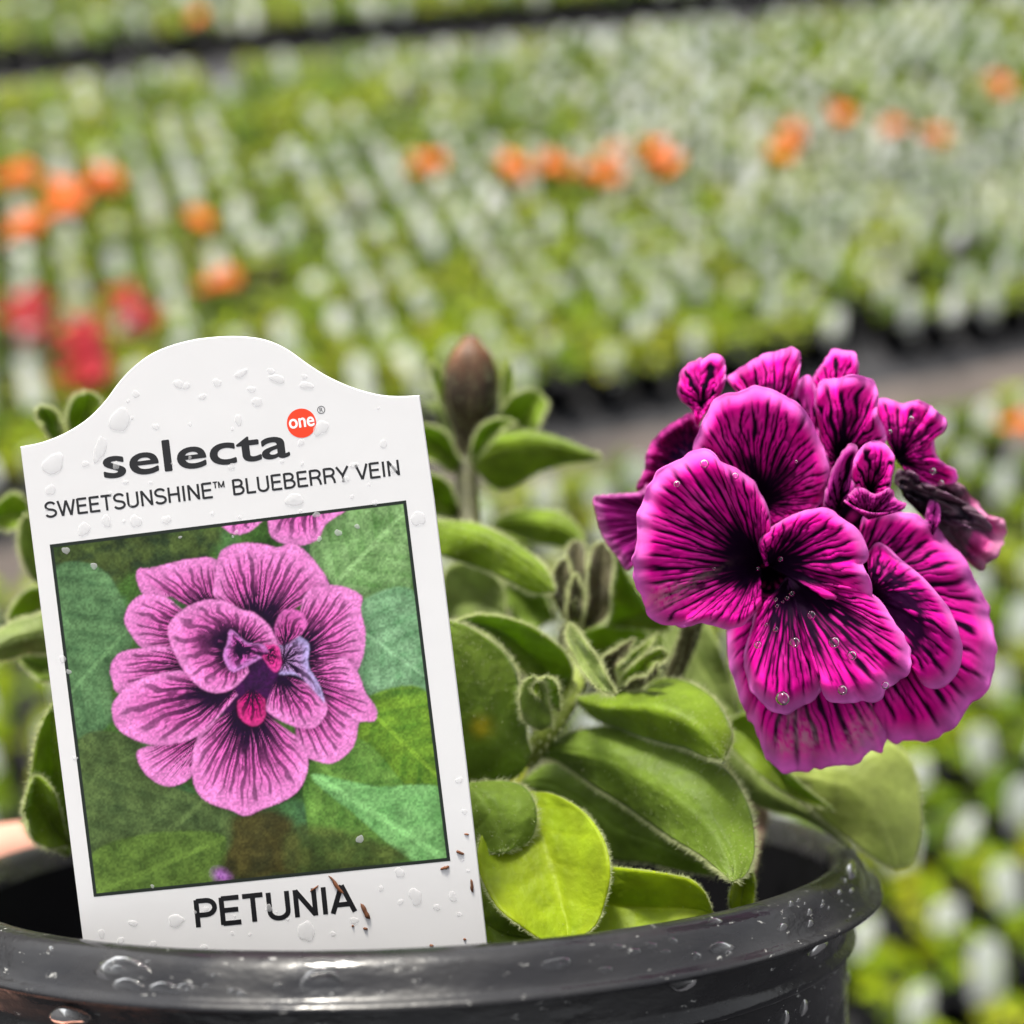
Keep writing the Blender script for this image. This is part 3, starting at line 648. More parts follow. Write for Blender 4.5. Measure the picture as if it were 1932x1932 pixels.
big = [(200, 555, 52, 1.2, .5), (815, 250, 24, .9, 0), (965, 322, 30, .8, -.3), (670, 255, 26, .9, .2), (190, 652, 26, 1.2, 0), (315, 800, 34, 1.1, 0), (510, 770, 30, 1.2, .3), (625, 765, 24, 1, 0),
       (1105, 690, 50, .7, -.3), (320, 555, 18, 1, 0), (1130, 475, 18, 1, 0), (895, 390, 22, 1.3, 0), (945, 275, 22, .8, 0), (1205, 420, 45, .8, -.9), (375, 500, 34, 2.0, .35), (905, 215, 38, .5, -.2), (1040, 235, 40, .6, .3),
       (450, 390, 60, 1.0, .8), (1150, 260, 36, .6, .2), (400, 770, 26, 1.2, 0), (1570, 760, 36, 1.2, 0), (1440, 480, 22, 1, 0), (1330, 560, 22, .8, 0)]
spec = [(*T1(c1([(x, y)]))[0], r * .35, e, a) for x, y, r, e, a in big]
for x, y, r, e, a in [(1500, 240, 26, 1, 0), (1560, 330, 34, 1.3, 0), (1640, 370, 18, 1, 0), (1700, 330, 22, 1.2, 0), (1150, 460, 40, 1.5, 0), (660, 420, 44, .7, -.4), (1330, 420, 20, 1, 0), (1430, 300, 14, 1, 0), (1250, 470, 14, 1, 0), (500, 430, 24, .7, .2)]:
    spec.append((*T1(c6([(x, y)]))[0], r * .36, e, a))
for k in range(150):
    u, v = rng.uniform(20, 745), rng.uniform(-170, 1000)
    if v > 250 and 45 < u < 720 and v < 905: 
        if rng.random() < .97: continue
    i0 = np.interp(u, top[:, 0], top[:, 1])
    if v < i0 + 14: continue
    spec.append((u, v, rng.choice([2.5, 3.5, 5, 7]), rng.uniform(.8, 1.2), 0))
wd = drops(spec, tl, 'water_drops', tagt, mat=M_drop, hs_=.10)
wd['label'] = 'clear water drops clinging to the white tag'
def crumb(u, v, l, w, an, seed):
    rg = np.random.default_rng(seed); m = 8; V = []; x = np.linspace(-1, 1, m)
    for k in range(m):
        rr = w * (1 - x[k]**4) * rg.uniform(.6, 1.1) + .3
        for a in np.linspace(0, 2 * np.pi, 7, endpoint=False):
            yy = rr * math.cos(a) + .15 * l * math.sin(2 * x[k]); zz = max(rr * math.sin(a) * .8, -.2) + .4 * rr
            V.append((u + l * x[k] * math.cos(an) - yy * math.sin(an), v + l * x[k] * math.sin(an) + yy * math.cos(an), zz))
    V = np.array(V); P = tl(V[:, :2], V[:, 2] * TK); f = grid_faces(m, 7).tolist() + [[k * 7 + 6, (k + 1) * 7 + 6, (k + 1) * 7, k * 7] for k in range(m - 1)]
    return P, f
def crumbs(lst, name):
    for k, (x, y, l, w, an) in enumerate(lst):
        u, v = T1(c6([(x, y)]))[0]; P, f = crumb(u, v, l * .5025, w * .5025, an, 60 + k)
        link(name, mkmesh(name, P, np.array(f), M_bark), tagt)
crumbs([(1262, 285, 44, 7, .85), (1372, 385, 34, 9, 1.0), (1180, 300, 20, 3, -.7), (1728, 165, 16, 7, .3), (1670, 222, 18, 7, -.4), (1772, 290, 26, 6, 1.4), (1752, 96, 9, 4, 0), (1372, 450, 9, 6, 0), (1325, 440, 5, 4, 0), (1620, 514, 8, 6, 0), (1745, 490, 6, 4, 0)], 'bark_crumb')

# ------------------------------------------------------------------ the plant
PLM = POT @ Matrix.Translation((0, 0, -.022))
plant = thing('petunia_plant', 'green hairy petunia plant with one purple veined double blossom, rooted in the black pot', 'plant', PLM)
LOC = Local(PLM)
c3 = lambda pts: np.array(pts, float) * .4487 + [1095.7, 624.1]
c4 = lambda pts: np.array(pts, float) * .2943 + [762.8, 610.3]
c5 = lambda pts: np.array(pts, float) * .5025 + [818.3, 1109.6]
c8 = lambda pts: np.array(pts, float) * .5389 + [0, 624]
flower = bpy.data.objects.new('blossom', None); COL.objects.link(flower); flower.parent = plant; flower['label'] = 'magenta double blossom with dark purple veins'
MAG, MAG2, DRK = np.array((.88, .008, .41)), np.array((.80, .19, .66)), np.array((.011, .0008, .015))
def petal(margin, base, zb, ze, nv=12, core=.30, cup=.004, ruff=.0012, rk=5, roll=.0015, seed=0, ns=110, nt=56, pink=MAG, pink2=MAG2, dark=DRK, wither=0, stripe=0, name='petal', parent=None, patches=(), quilt=.00022):
    mp = spline(c3(margin), ns); b = c3([base])[0]
    s = np.linspace(0, 1, ns)[:, None]; t = np.linspace(.015, 1, nt)[None, :]
    zes = np.interp(s[:, 0], np.linspace(0, 1, len(np.atleast_1d(ze))), np.atleast_1d(ze))[:, None]
    wig = 1 + (.060 * (vnoise(s * rk * 2.6, 0 * s, seed) - .5) + .034 * (vnoise(s * rk * 7, 0 * s + 3, seed) - .5)) * sst(.6, 1, t)
    px = b[0] + (mp[:, 0:1] - b[0]) * t * wig; py = b[1] + (mp[:, 1:2] - b[1]) * t * wig
    ang = np.unwrap(np.arctan2(mp[:, 1] - b[1], mp[:, 0] - b[0])); tot = abs(ang[-1] - ang[0])
    a = (.55 * (ang - ang[0]) / (ang[-1] - ang[0]) + .45 * s[:, 0])[:, None]
    aa = a * nv * .92 + 0 * t; tt_ = t + 0 * s
    v = veins(aa, tt_, seed, core + .02)
    if stripe: v = np.maximum(v * .3, stripe * sst(.35, .75, 1 - np.abs(2 * ((aa * 1.0) % 1) - 1)) * (1 - sst(.8, 1, tt_)))
    z = zb + (zes - zb) * t**1.15 - cup * np.sin(np.pi * np.clip(t, 0, 1)**.8) + ruff * 3.6 * (vnoise(s * rk * 1.8, 0 * s + 1, seed + 1) - .5) * t**3 + ruff * 2.6 * (vnoise(s * rk * 4.5, 0 * s + 2, seed + 2) - .5) * t**5 + roll * sst(.80, 1, t)**2
    z = z + quilt * (v - .5) * sst(.2, .5, t) * (1 - sst(.9, 1, t)) + .0012 * (fbm(a * 3 + seed, t * 3) - .5)
    if wither: z = z + wither * .004 * (fbm(a * 9, t * 7, seed) - .5)
    P = LOC(W(px, py, z)).reshape(-1, 3)
    c = lerp3(pink, pink2, np.clip(sst(.84, .98, tt_) * .95 + .25 * (vnoise(aa * 1.7, tt_ * 6, seed + 4) - .4), 0, 1))
    c = c * (.82 + .36 * vnoise(aa * 2.1, tt_ * 5, seed + 6))[..., None]
    c = lerp3(c, dark, v)
    if wither:
        k = sst(.45, .62, fbm(a * 6 + 0 * t, t * 5 + 0 * s, seed + 2)) * wither
        c = lerp3(c, np.array((.16, .10, .13)), k * .85)
    for (qx, qy, qr, qa, ql, qc) in patches:
        w0 = c3([(qx, qy)])[0]; dx, dy = px - w0[0], py - w0[1]; ca_, sa_ = math.cos(qa), math.sin(qa); e1, e2_ = dx * ca_ + dy * sa_, -dx * sa_ + dy * ca_
        k = np.exp(-((e1 / (qr * ql * .4487))**2 + (e2_ / (qr * .4487))**2)); k = np.clip(k * 2.2 * (fbm(px / 6, py / 6, seed) - .28), 0, .75); c = lerp3(c, np.array(qc), k)
    o = link(name, mkmesh(name, P, grid_faces(ns, nt), M_petal, c.reshape(-1, 3)), parent or flower)
    md = o.modifiers.new('thickness', 'SOLIDIFY'); md.thickness = .00028; md.offset = 0
    return o
Z0 = .152
# back petals first, then forward
cir = [(1000 + 400 * math.cos(q), 960 + 430 * math.sin(q)) for q in np.linspace(0, 2 * np.pi, 14)]
petal(cir, (1000, 960), Z0 + .016, Z0 + .013, 24, .75, .001, .001, 6, .001, 60, ns=90, nt=30)
cir = [(800 + 150 * math.cos(q), 1020 + 150 * math.sin(q)) for q in np.linspace(0, 2 * np.pi, 12)]
petal(cir, (800, 1020), Z0 + .012, Z0 + .006, 12, .9, .0, .0005, 4, .001, 61, ns=60, nt=24, name='throat')
petal([(275, 650), (215, 990), (150, 940), (100, 880), (70, 800), (50, 700), (130, 690), (250, 675), (275, 640)], (380, 800), Z0 + .010, Z0 + .012, 7, .10, -.003, .0006, 2, .001, 1, stripe=.75, pink=np.array((.46, .02, .30)), pink2=np.array((.62, .17, .48)))
petal([(480, 520), (330, 620), (240, 670), (260, 600), (280, 510), (330, 430), (400, 380), (470, 345), (500, 400)], (480, 560), Z0 + .012, Z0 + .013, 10, .55, -.002, .0015, 5, .0015, 2, pink=np.array((.34, .004, .15)), pink2=np.array((.5, .05, .30)), dark=np.array((.035, .006, .05)))
petal([(640, 230), (620, 190), (700, 140), (760, 95), (830, 85), (880, 65), (915, 95), (920, 170), (900, 250), (880, 300)], (790, 420), Z0 + .010, [Z0 + .009, Z0 + .006, Z0 + .010], 9, .34, .003, .0016, 4, .001, 3)
petal([(975, 260), (975, 215), (1010, 140), (1060, 88), (1110, 83), (1150, 100), (1166, 150), (1162, 230)], (1065, 330), Z0 + .011, Z0 + .010, 7, .30, .002, .0014, 3, .001, 4)
petal([(490, 400), (470, 330), (425, 290), (408, 235), (430, 165), (470, 128), (510, 112)], (520, 330), Z0 + .008, Z0 + .007, 6, .2, .002, .0012, 3, .001, 5, pink2=np.array((.66, .13, .48)))
petal([(505, 130), (545, 103), (590, 103), (607, 150), (602, 230), (570, 285), (520, 350), (488, 400), (478, 330)], (500, 330), Z0 + .007, Z0 + .0055, 6, .22, .001, .0014, 3, .001, 6)
petal([(1262, 400), (1245, 290), (1300, 288), (1350, 308), (1420, 293), (1480, 320), (1532, 370), (1527, 420), (1488, 455), (1495, 520), (1530, 560), (1575, 590), (1572, 635), (1500, 650), (1400, 620)], (1330, 545), Z0 + .012, [Z0 + .010, Z0 + .008, Z0 + .012], 14, .28, .003, .0016, 6, .001, 7)
# withered petal at the far side
petal([(1330, 600), (1400, 615), (1500, 650), (1580, 640), (1650, 700), (1720, 790), (1787, 800), (1782, 880), (1740, 950), (1690, 1007), (1640, 980), (1590, 900)], (1360, 700), Z0 + .013, Z0 + .014, 9, .38, .001, .0022, 7, .001, 8, wither=1.0, pink=np.array((.60, .06, .30)), pink2=np.array((.72, .30, .50)), dark=np.array((.06, .03, .06)))
petal([(1320, 640), (1330, 590), (1390, 590), (1450, 640), (1530, 680), (1640, 740), (1725, 815), (1700, 838), (1600, 820), (1520, 800), (1430, 740)], (1350, 670), Z0 + .010, Z0 + .0095, 8, .7, .001, .0028, 8, .0005, 9, wither=1.0, pink=np.array((.16, .07, .14)), pink2=np.array((.25, .14, .22)), dark=np.array((.04, .03, .045)))
petal([(1448, 800), (1458, 760), (1466, 725), (1490, 712), (1508, 740), (1508, 800)], (1478, 860), Z0 + .008, Z0 + .007, 3, .1, .001, .0004, 2, .0005, 10, pink=np.array((.5, .03, .32)))
petal([(890, 300), (900, 240), (930, 200), (962, 188), (988, 250), (992, 340), (1005, 430), (1035, 520), (1050, 620), (1040, 690)], (960, 600), Z0 + .006, [Z0 + .008, Z0 + .006, Z0 + .003], 7, .32, .001, .0010, 3, .001, 11, pink=np.array((.5, .012, .28)))
petal([(1025, 590), (1005, 420), (985, 300), (990, 245), (1030, 205), (1100, 188), (1170, 188), (1222, 215), (1247, 260), (1247, 340), (1278, 420), (1275, 470), (1220, 520)], (1085, 560), Z0 + .009, [Z0 + .005, Z0 + .003, Z0 + .005], 14, .36, .003, .0014, 5, .0015, 12)
# large lower skirt
petal([(1180, 860), (1190, 790), (1250, 760), (1330, 753), (1440, 788), (1520, 848), (1600, 935), (1680, 1070), (1722, 1170), (1742, 1290), (1744, 1380), (1700, 1490), (1620, 1610), (1520, 1685), (1400, 1732), (1330, 1737), (1265, 1705), (1180, 1640)], (1130, 1080), Z0 + .008, [Z0 + .006, Z0 + .006, Z0 + .004, Z0 + .004], 22, .48, .004, .0014, 6, .0020, 13, ns=170)
petal([(640, 1180), (610, 1265), (635, 1420), (685, 1590), (742, 1700), (797, 1815), (850, 1840), (930, 1830), (1060, 1838), (1180, 1812), (1247, 1767), (1275, 1700), (1300, 1560)], (900, 1080), Z0 + .006, [Z0 + .006, Z0 + .004, Z0 + .003, Z0 + .004], 17, .54, .003, .0016, 6, .0018, 14, ns=140, dark=np.array((.03, .002, .03)), patches=((930, 1690, 55, .9, 1.6, (.62, .36, .46)), (1180, 1690, 60, -.8, 1.7, (.66, .34, .48)), (850, 1740, 40, 0, 1.5, (.7, .3, .45))))
petal([(1205, 930), (1255, 885), (1330, 950), (1430, 1030), (1510, 1120), (1570, 1220), (1592, 1290), (1602, 1330), (1592, 1400), (1550, 1470), (1490, 1497), (1440, 1482), (1412, 1420), (1395, 1340), (1340, 1260)], (1215, 1110), Z0 + .002, [Z0 + .002, Z0 - .003, Z0 - .002], 15, .58, .003, .0008, 3, .0018, 15, dark=np.array((.022, .001, .024)))
# curl in the middle
petal([(1020, 740), (1045, 620), (1085, 535), (1130, 478), (1165, 500), (1145, 580), (1150, 660), (1120, 720)], (1080, 760), Z0 + .006, Z0 + .001, 6, .12, .001, .0008, 3, .001, 16, pink=np.array((.5, .02, .32)), pink2=np.array((.62, .16, .48)))
petal([(1150, 690), (1140, 580), (1175, 495), (1222, 468), (1280, 480), (1318, 530), (1312, 600), (1298, 665), (1250, 700)], (1215, 690), Z0 + .006, Z0 + .0005, 9, .25, .002, .0010, 3, .001, 17)
petal([(1120, 690), (1170, 660), (1235, 690), (1300, 665), (1325, 705), (1365, 732), (1330, 758), (1230, 768), (1150, 742), (1105, 712)], (1210, 790), Z0 + .004, Z0 - .001, 7, .05, .002, .0008, 4, .001, 18, pink=np.array((.55, .02, .32)), pink2=np.array((.66, .15, .48)))
# the front ring
petal([(690, 640), (600, 560), (475, 525), (500, 420), (520, 355), (560, 300), (620, 257), (710, 235), (800, 250), (880, 290), (950, 360), (1000, 440), (1032, 520), (1047, 590), (1042, 660), (1000, 735), (940, 768), (850, 810), (790, 830)], (745, 735), Z0 + .008, [Z0 + .002, Z0 - .001, Z0 - .001, Z0 + .001, Z0 + .004], 26, .34, .002, .0011, 6, .0022, 19, ns=150)
petal([(780, 990), (755, 880), (850, 800), (940, 760), (1020, 747), (1090, 770), (1150, 820), (1190, 880), (1212, 940), (1205, 972), (1190, 985), (1215, 1040), (1228, 1090), (1217, 1128), (1140, 1140), (1040, 1130)], (790, 985), Z0 + .004, [Z0 + .001, Z0 - .003, Z0 - .004, Z0 - .002], 19, .42, .002, .0009, 4, .0015, 20, ns=130)
petal([(735, 1190), (700, 1330), (690, 1410), (710, 1490), (760, 1560), (830, 1600), (900, 1607), (970, 1577), (1005, 1525), (1013, 1490), (1030, 1540), (1080, 1562), (1180, 1552), (1290, 1520), (1360, 1470), (1392, 1400), (1380, 1330), (1330, 1240), (1250, 1130), (1180, 1090)], (870, 1035), Z0 + .005, [Z0 + .001, Z0 - .005, Z0 - .006, Z0 - .006, Z0 - .003], 24, .46, .003, .0014, 6, .0020, 21, ns=160)
petal([(800, 900), (790, 760), (755, 685), (720, 622), (660, 577), (600, 560), (540, 510), (470, 512), (400, 538), (330, 588), (270, 660), (245, 740), (240, 850), (225, 930), (208, 1000), (225, 1060), (240, 1100), (280, 1150), (300, 1195), (350, 1232), (430, 1242), (500, 1226), (540, 1232), (620, 1255), (690, 1225), (760, 1150)], (755, 985), Z0 + .006, [Z0 + .001, Z0 - .003, Z0 - .005, Z0 - .006, Z0 - .006, Z0 - .003, Z0], 32, .34, .003, .0013, 7, .0020, 22, ns=200, nt=64, patches=((490, 1040, 20, -.45, 6, (.15, .085, .10)), (420, 1085, 14, -.45, 6, (.13, .07, .09)), (340, 1120, 40, -.3, 2.5, (.80, .32, .52))))
# stigma beads / dew in the throat and dew on the petals
def ico(r, n=10):
    th = np.linspace(0, np.pi, n // 2 + 1); ph = np.linspace(0, 2 * np.pi, n, endpoint=False)
    v = np.stack([np.sin(th)[None] * np.cos(ph)[:, None], np.sin(th)[None] * np.sin(ph)[:, None], np.cos(th)[None] + 0 * ph[:, None]], -1) * r
    return v.reshape(-1, 3), grid_faces(n, len(th), True)
VV = []; FF = []; nb = 0
for (x, y, r, dz) in ((820, 1130, 13, -.003), (826, 1158, 12, -.0035), (868, 1125, 14, -.0025), (888, 1105, 18, -.002), (850, 1140, 9, -.003), (745, 1000, 13, -.001), (900, 1310, 32, -.006), (745, 1320, 22, -.0065), (1065, 1310, 34, -.0065), (970, 1195, 26, -.004),
                      (1140, 1365, 28, -.0075), (850, 1545, 40, -.0085), (1100, 1510, 28, -.0085), (1280, 1490, 22, -.0075), (520, 560, 26, -.007), (405, 645, 20, -.0075), (820, 1255, 16, -.005), (780, 1235, 10, -.005), (560, 1000, 10, -.004), (650, 610, 20, -.006), (905, 550, 10, -.003), (1300, 425, 14, .003), (1390, 370, 16, .003), (1480, 590, 20, .006), (1515, 640, 18, .006), (840, 960, 16, -.002)):
    v, f = ico(r * .72 * .4487 * Z0 / F, 14); v = v * np.array([1, 1, 1]); p = c3([(x, y)])[0]
    VV.append(LOC(W(p[0], p[1], Z0 + dz)) + v); FF.append(f + nb); nb += len(v)
dw = link('dew_drops', mkmesh('dew_drops', np.vstack(VV), np.vstack(FF), M_water), flower); dw['kind'] = 'stuff'

# leaves
HAIRS = []
def hair_tuft(P, D, length, rg, wdt=.000038):
    """thin tapered hairs rooted at P growing along D"""
    n = len(P); D = D + rg.normal(0, .35, D.shape); D /= np.linalg.norm(D, axis=1)[:, None]
    S = np.cross(D, fwd + rg.normal(0, .2, D.shape)); S /= np.linalg.norm(S, axis=1)[:, None]
    l = length * rg.uniform(.5, 1.15, (n, 1)); V = np.stack([P - S * wdt, P + S * wdt, P + D * l + rg.normal(0, 1, D.shape) * l * .12], 1)
    return V.reshape(-1, 3), np.arange(3 * n).reshape(-1, 3)
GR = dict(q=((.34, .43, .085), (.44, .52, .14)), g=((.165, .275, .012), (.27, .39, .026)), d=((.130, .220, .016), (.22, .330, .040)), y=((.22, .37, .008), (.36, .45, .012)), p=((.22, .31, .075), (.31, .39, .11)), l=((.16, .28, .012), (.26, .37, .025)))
def leaf(left, right, zb, zt, conv, mid=.5, fold=.003, bow=.0, kind='g', hairs=260, hl=.0011, seed=0, und=.0008, name='leaf', nu=25, nv=44, parent=None, zl=0., zr=0., spot=None, nveins=6):
    L = spline(conv(left), nv); Rr = spline(conv(right), nv)
    v = np.linspace(0, 1, nv)[None, :]; u = np.linspace(-1, 1, nu)[:, None]
    Mx = L * (1 - mid) + Rr * mid
    k = np.abs(u)
    px = np.where(u < 0, Mx[None, :, 0] + (L[None, :, 0] - Mx[None, :, 0]) * k, Mx[None, :, 0] + (Rr[None, :, 0] - Mx[None, :, 0]) * k)
    py = np.where(u < 0, Mx[None, :, 1] + (L[None, :, 1] - Mx[None, :, 1]) * k, Mx[None, :, 1] + (Rr[None, :, 1] - Mx[None, :, 1]) * k)
    env = np.sin(np.pi * np.clip(v, .0, 1)**.9)
    z = zb + (zt - zb) * v - bow * 4 * v * (1 - v) - fold * k**1.4 * env + np.where(u < 0, zl, zr) * k * env
    z = z + und * np.sin(2 * np.pi * (2.2 * v + seed * .31) + (u > 0) * 2) * k**2 * env
    vv_ = (v * nveins - .9 * k * (1.2 - .4 * k) + seed * .13) % 1
    side = sst(.78, .97, 1 - np.abs(2 * vv_ - 1)) * env * (1 - k * .6); midr = sst(.16, .02, k)
    z = z + .00028 * np.maximum(side * .8, midr) + .0005 * (fbm(u * 2 + seed, v * 5, seed) - .5)
    Pw = W(px, py, z)
    ca, cb = np.array(GR[kind][0]), np.array(GR[kind][1])
    q = np.clip(.25 + .6 * fbm(u * 2.5 + 3, v * 4 + seed, seed) + .15 * k, 0, 1) + 0 * u * v
    c = lerp3(ca, cb, q); c = lerp3(c, cb * 1.35, np.clip(.28 * side + .32 * midr, 0, 1)); c = lerp3(c, cb * 1.25, .5 * sst(.9, 1, k) + 0 * v)
    if spot:
        sp = np.exp(-(((px - spot[0])**2 + (py - spot[1])**2) / spot[2]**2)); c = lerp3(c, np.array((.55, .46, .02)), np.clip(sp * 1.3 * (.4 + fbm(px / 9, py / 9, 3)), 0, .9))
    o = link(name, mkmesh(name, LOC(Pw).reshape(-1, 3), grid_faces(nu, nv), M_leaf, c.reshape(-1, 3)), parent or plant)
    md = o.modifiers.new('thickness', 'SOLIDIFY'); md.thickness = .00040; md.offset = 0
    if hairs:
        rg = np.random.default_rng(900 + seed); hairs = int(hairs * 2.6); hl = hl * (.55 if kind == 'y' else 1)
        VH = []; FH = []; nb = 0
        for e in (0, nu - 1):
            t = rg.uniform(0, 1, hairs) * (nv - 1.001); i = t.astype(int); f = (t - i)[:, None]
            P = Pw[e, i] * (1 - f) + Pw[e, i + 1] * f; inn = Pw[nu // 2, i] * (1 - f) + Pw[nu // 2, i + 1] * f
            D = P - inn; D /= np.linalg.norm(D, axis=1)[:, None] + 1e-9
            a, b = hair_tuft(P, D, hl, rg); VH.append(a); FH.append(b + nb); nb += len(a)
        i = rg.integers(0, nu - 1, hairs); j = rg.integers(0, nv - 1, hairs); P = Pw[i, j]; D = np.tile(-fwd + .4 * cup, (hairs, 1))
        a, b = hair_tuft(P, D, hl * .7, rg); VH.append(a); FH.append(b + nb)
        h = link('hairs', mkmesh('hairs', LOC(np.vstack(VH)), np.vstack(FH), M_hair, smooth=False), o); h['kind'] = 'stuff'
    return o
# around the tall bud
leaf([(430, 900), (520, 780), (640, 710), (800, 698), (950, 728), (1100, 785), (1265, 855)], [(430, 900), (530, 1010), (620, 1062), (720, 1035), (850, 955), (1010, 900), (1150, 880), (1265, 855)], .212, .200, c4, .15, -.004, .002, 'l', 300, seed=1)
leaf([(400, 930), (330, 830), (280, 725), (210, 672), (100, 650), (-60, 640)], [(400, 930), (300, 950), (210, 890), (120, 840), (20, 740), (-60, 640)], .214, .205, c4, .4, .003, .0, 'l', 200, seed=2)
leaf([(370, 1260), (320, 1110), (270, 1015), (160, 965), (40, 960), (-60, 1010)], [(370, 1260), (280, 1240), (180, 1215), (80, 1150), (-60, 1010)], .212, .200, c4, .5, .003, .0, 'l', 160, seed=3)
leaf([(600, 700), (610, 600), (660, 505), (730, 450), (800, 425), (860, 440)], [(600, 700), (760, 705), (840, 690), (880, 600), (915, 510), (860, 440)], .222, .216, c4, .5, .004, .002, 'l', 200, seed=4)
leaf([(420, 900), (440, 760), (490, 665), (570, 620), (650, 612), (725, 645)], [(420, 900), (520, 800), (600, 700), (660, 660), (725, 645)], .210, .203, c4, .5, .003, .001, 'g', 140, seed=5)
leaf([(340, 900), (260, 700), (180, 540), (110, 520)], [(340, 900), (330, 760), (280, 620), (200, 520), (110, 520)], .226, .226, c4, .5, .002, 0, 'd', 60, seed=61)
# below the bud
leaf([(170, 1270), (350, 1275), (450, 1290), (600, 1350), (750, 1440), (850, 1520), (920, 1600), (965, 1720)], [(170, 1270), (150, 1430), (300, 1500), (420, 1540), (560, 1590), (700, 1660), (830, 1720), (965, 1720)], .186, .176, c4, .25, -.003, .002, 'g', 320, seed=6)
leaf([(560, 1300), (650, 1228), (760, 1200), (900, 1198), (1020, 1228), (1100, 1300), (1160, 1400)], [(560, 1300), (700, 1345), (830, 1395), (950, 1415), (1060, 1430), (1160, 1400)], .210, .200, c4, .35, -.003, .002, 'l', 200, seed=7)
leaf([(260, 1900), (262, 1600), (380, 1530), (480, 1548), (580, 1620), (640, 1720), (650, 1900)], [(260, 1900), (380, 1960), (520, 1960), (650, 1900)], .198, .190, c4, .6, .002, .001, 'p', 160, seed=8)
leaf([(640, 1640), (760, 1660), (900, 1740), (960, 1900)], [(640, 1640), (640, 1780), (780, 1960), (960, 1900)], .205, .205, c4, .5, .002, 0, 'd', 80, seed=9)
leaf([(1300, 1940), (1320, 1700), (1325, 1500), (1340, 1400)], [(1300, 1940), (1700, 1960), (1560, 1790), (1440, 1620), (1340, 1400)], .196, .188, c4, .5, .003, 0, 'l', 120, seed=10)
leaf([(1000, 2040), (1180, 1960), (1400, 1920), (1560, 2000), (1500, 2200)], [(1000, 2040), (1100, 2180), (1280, 2260), (1500, 2200)], .200, .200, c4, .5, .003, 0, 'l', 80, seed=11)
# left of the middle, beside the tag
leaf([(480, 425), (520, 330), (500, 255), (440, 195), (350, 138), (250, 108), (150, 103), (60, 135)], [(480, 425), (420, 420), (360, 340), (300, 285), (240, 215), (170, 165), (60, 135)], .178, .166, c5, .55, .006, -.002, 'l', 320, seed=12)
leaf([(340, 640), (362, 620), (345, 560), (340, 480), (320, 400), (305, 310), (258, 240), (190, 185), (110, 140), (20, 120)], [(340, 640), (335, 680), (285, 718), (210, 738), (130, 735), (40, 690), (-20, 560), (-60, 380), (-40, 200), (20, 120)], .168, .162, c5, .42, -.003, .003, 'd', 300, seed=13, spot=(818.3 + 180 * .5025, 1109.6 + 520 * .5025, 18))
leaf([(400, 530), (345, 500), (325, 430), (335, 360), (375, 330)], [(400, 530), (440, 510), (430, 430), (415, 360), (375, 330)], .168, .160, c5, .5, .002, 0, 'p', 120, seed=14)
leaf([(470, 460), (385, 400), (380, 360), (420, 330)], [(470, 460), (470, 400), (455, 350), (420, 330)], .166, .160, c5, .5, .002, 0, 'l', 100, seed=15)
leaf([(510, 130), (560, 190), (620, 280), (685, 400)], [(510, 130), (500, 190), (560, 310), (630, 385), (685, 400)], .168, .158, c5, .55, .002, .0, 'p', 240, seed=16)
# the saddle leaf and the big leaf below it
leaf([(535, 415), (620, 400), (720, 380), (820, 353), (900, 343), (980, 368), (1050, 418), (1092, 480), (1118, 560), (1090, 645)], [(535, 415), (600, 480), (680, 520), (760, 548), (860, 578), (950, 600), (1020, 630), (1090, 645)], .172, .156, c5, .52, -.006, .003, 'g', 420, seed=17, zl=.002)
leaf([(355, 628), (480, 560), (600, 530), (720, 518), (850, 558), (960, 608), (1050, 655), (1112, 700), (1162, 780), (1192, 860), (1203, 950), (1197, 1020), (1165, 1082), (1118, 1102)], [(355, 628), (450, 638), (530, 688), (600, 738), (700, 800), (800, 870), (900, 940), (1000, 1000), (1060, 1050), (1118, 1102)], .176, .150, c5, .55, -.004, .002, 'd', 600, seed=18, nu=31, nv=60)
leaf([(330, 730), (450, 660), (650, 740), (850, 880), (1010, 980), (1100, 1078)], [(330, 730), (420, 800), (540, 900), (650, 1008), (800, 1028), (960, 1062), (1100, 1078)], .180, .160, c5, .5, -.002, .0, 'd', 160, seed=19)
# low leaves in front
leaf([(330, 765), (240, 820), (180, 920), (165, 1030), (195, 1125), (245, 1205), (330, 1272), (420, 1330), (500, 1350)], [(330, 765), (430, 770), (505, 800), (575, 850), (632, 930), (658, 1010), (662, 1090), (645, 1170), (605, 1270), (500, 1350)], .166, .148, c5, .55, .004, .002, 'y', 260, seed=20, nu=31, nv=54)
leaf([(130, 735), (250, 728), (330, 745), (370, 790), (384, 850), (370, 925), (318, 975), (250, 993)], [(130, 735), (80, 800), (70, 880), (110, 960), (180, 995), (250, 993)], .160, .154, c5, .5, -.003, .002, 'd', 160, seed=21)
leaf([(560, 1120), (650, 1052), (760, 1058), (900, 1078), (970, 1098), (1022, 1150), (1048, 1220)], [(560, 1120), (580, 1290), (700, 1330), (880, 1310), (1048, 1220)], .158, .152, c5, .5, .003, .002, 'y', 120, seed=22)
leaf([(1190, 1030), (1206, 1110), (1196, 1200), (1160, 1240)], [(1190, 1030), (1130, 1090), (1110, 1190), (1160, 1240)], .160, .156, c5, .5, .002, .0, 'y', 60, seed=23)
leaf([(60, 1050), (150, 1080), (240, 1200), (330, 1272), (400, 1330)], [(60, 1050), (80, 1200), (200, 1340), (400, 1330)], .160, .152, c5, .5, .002, .0, 'g', 60, seed=24)
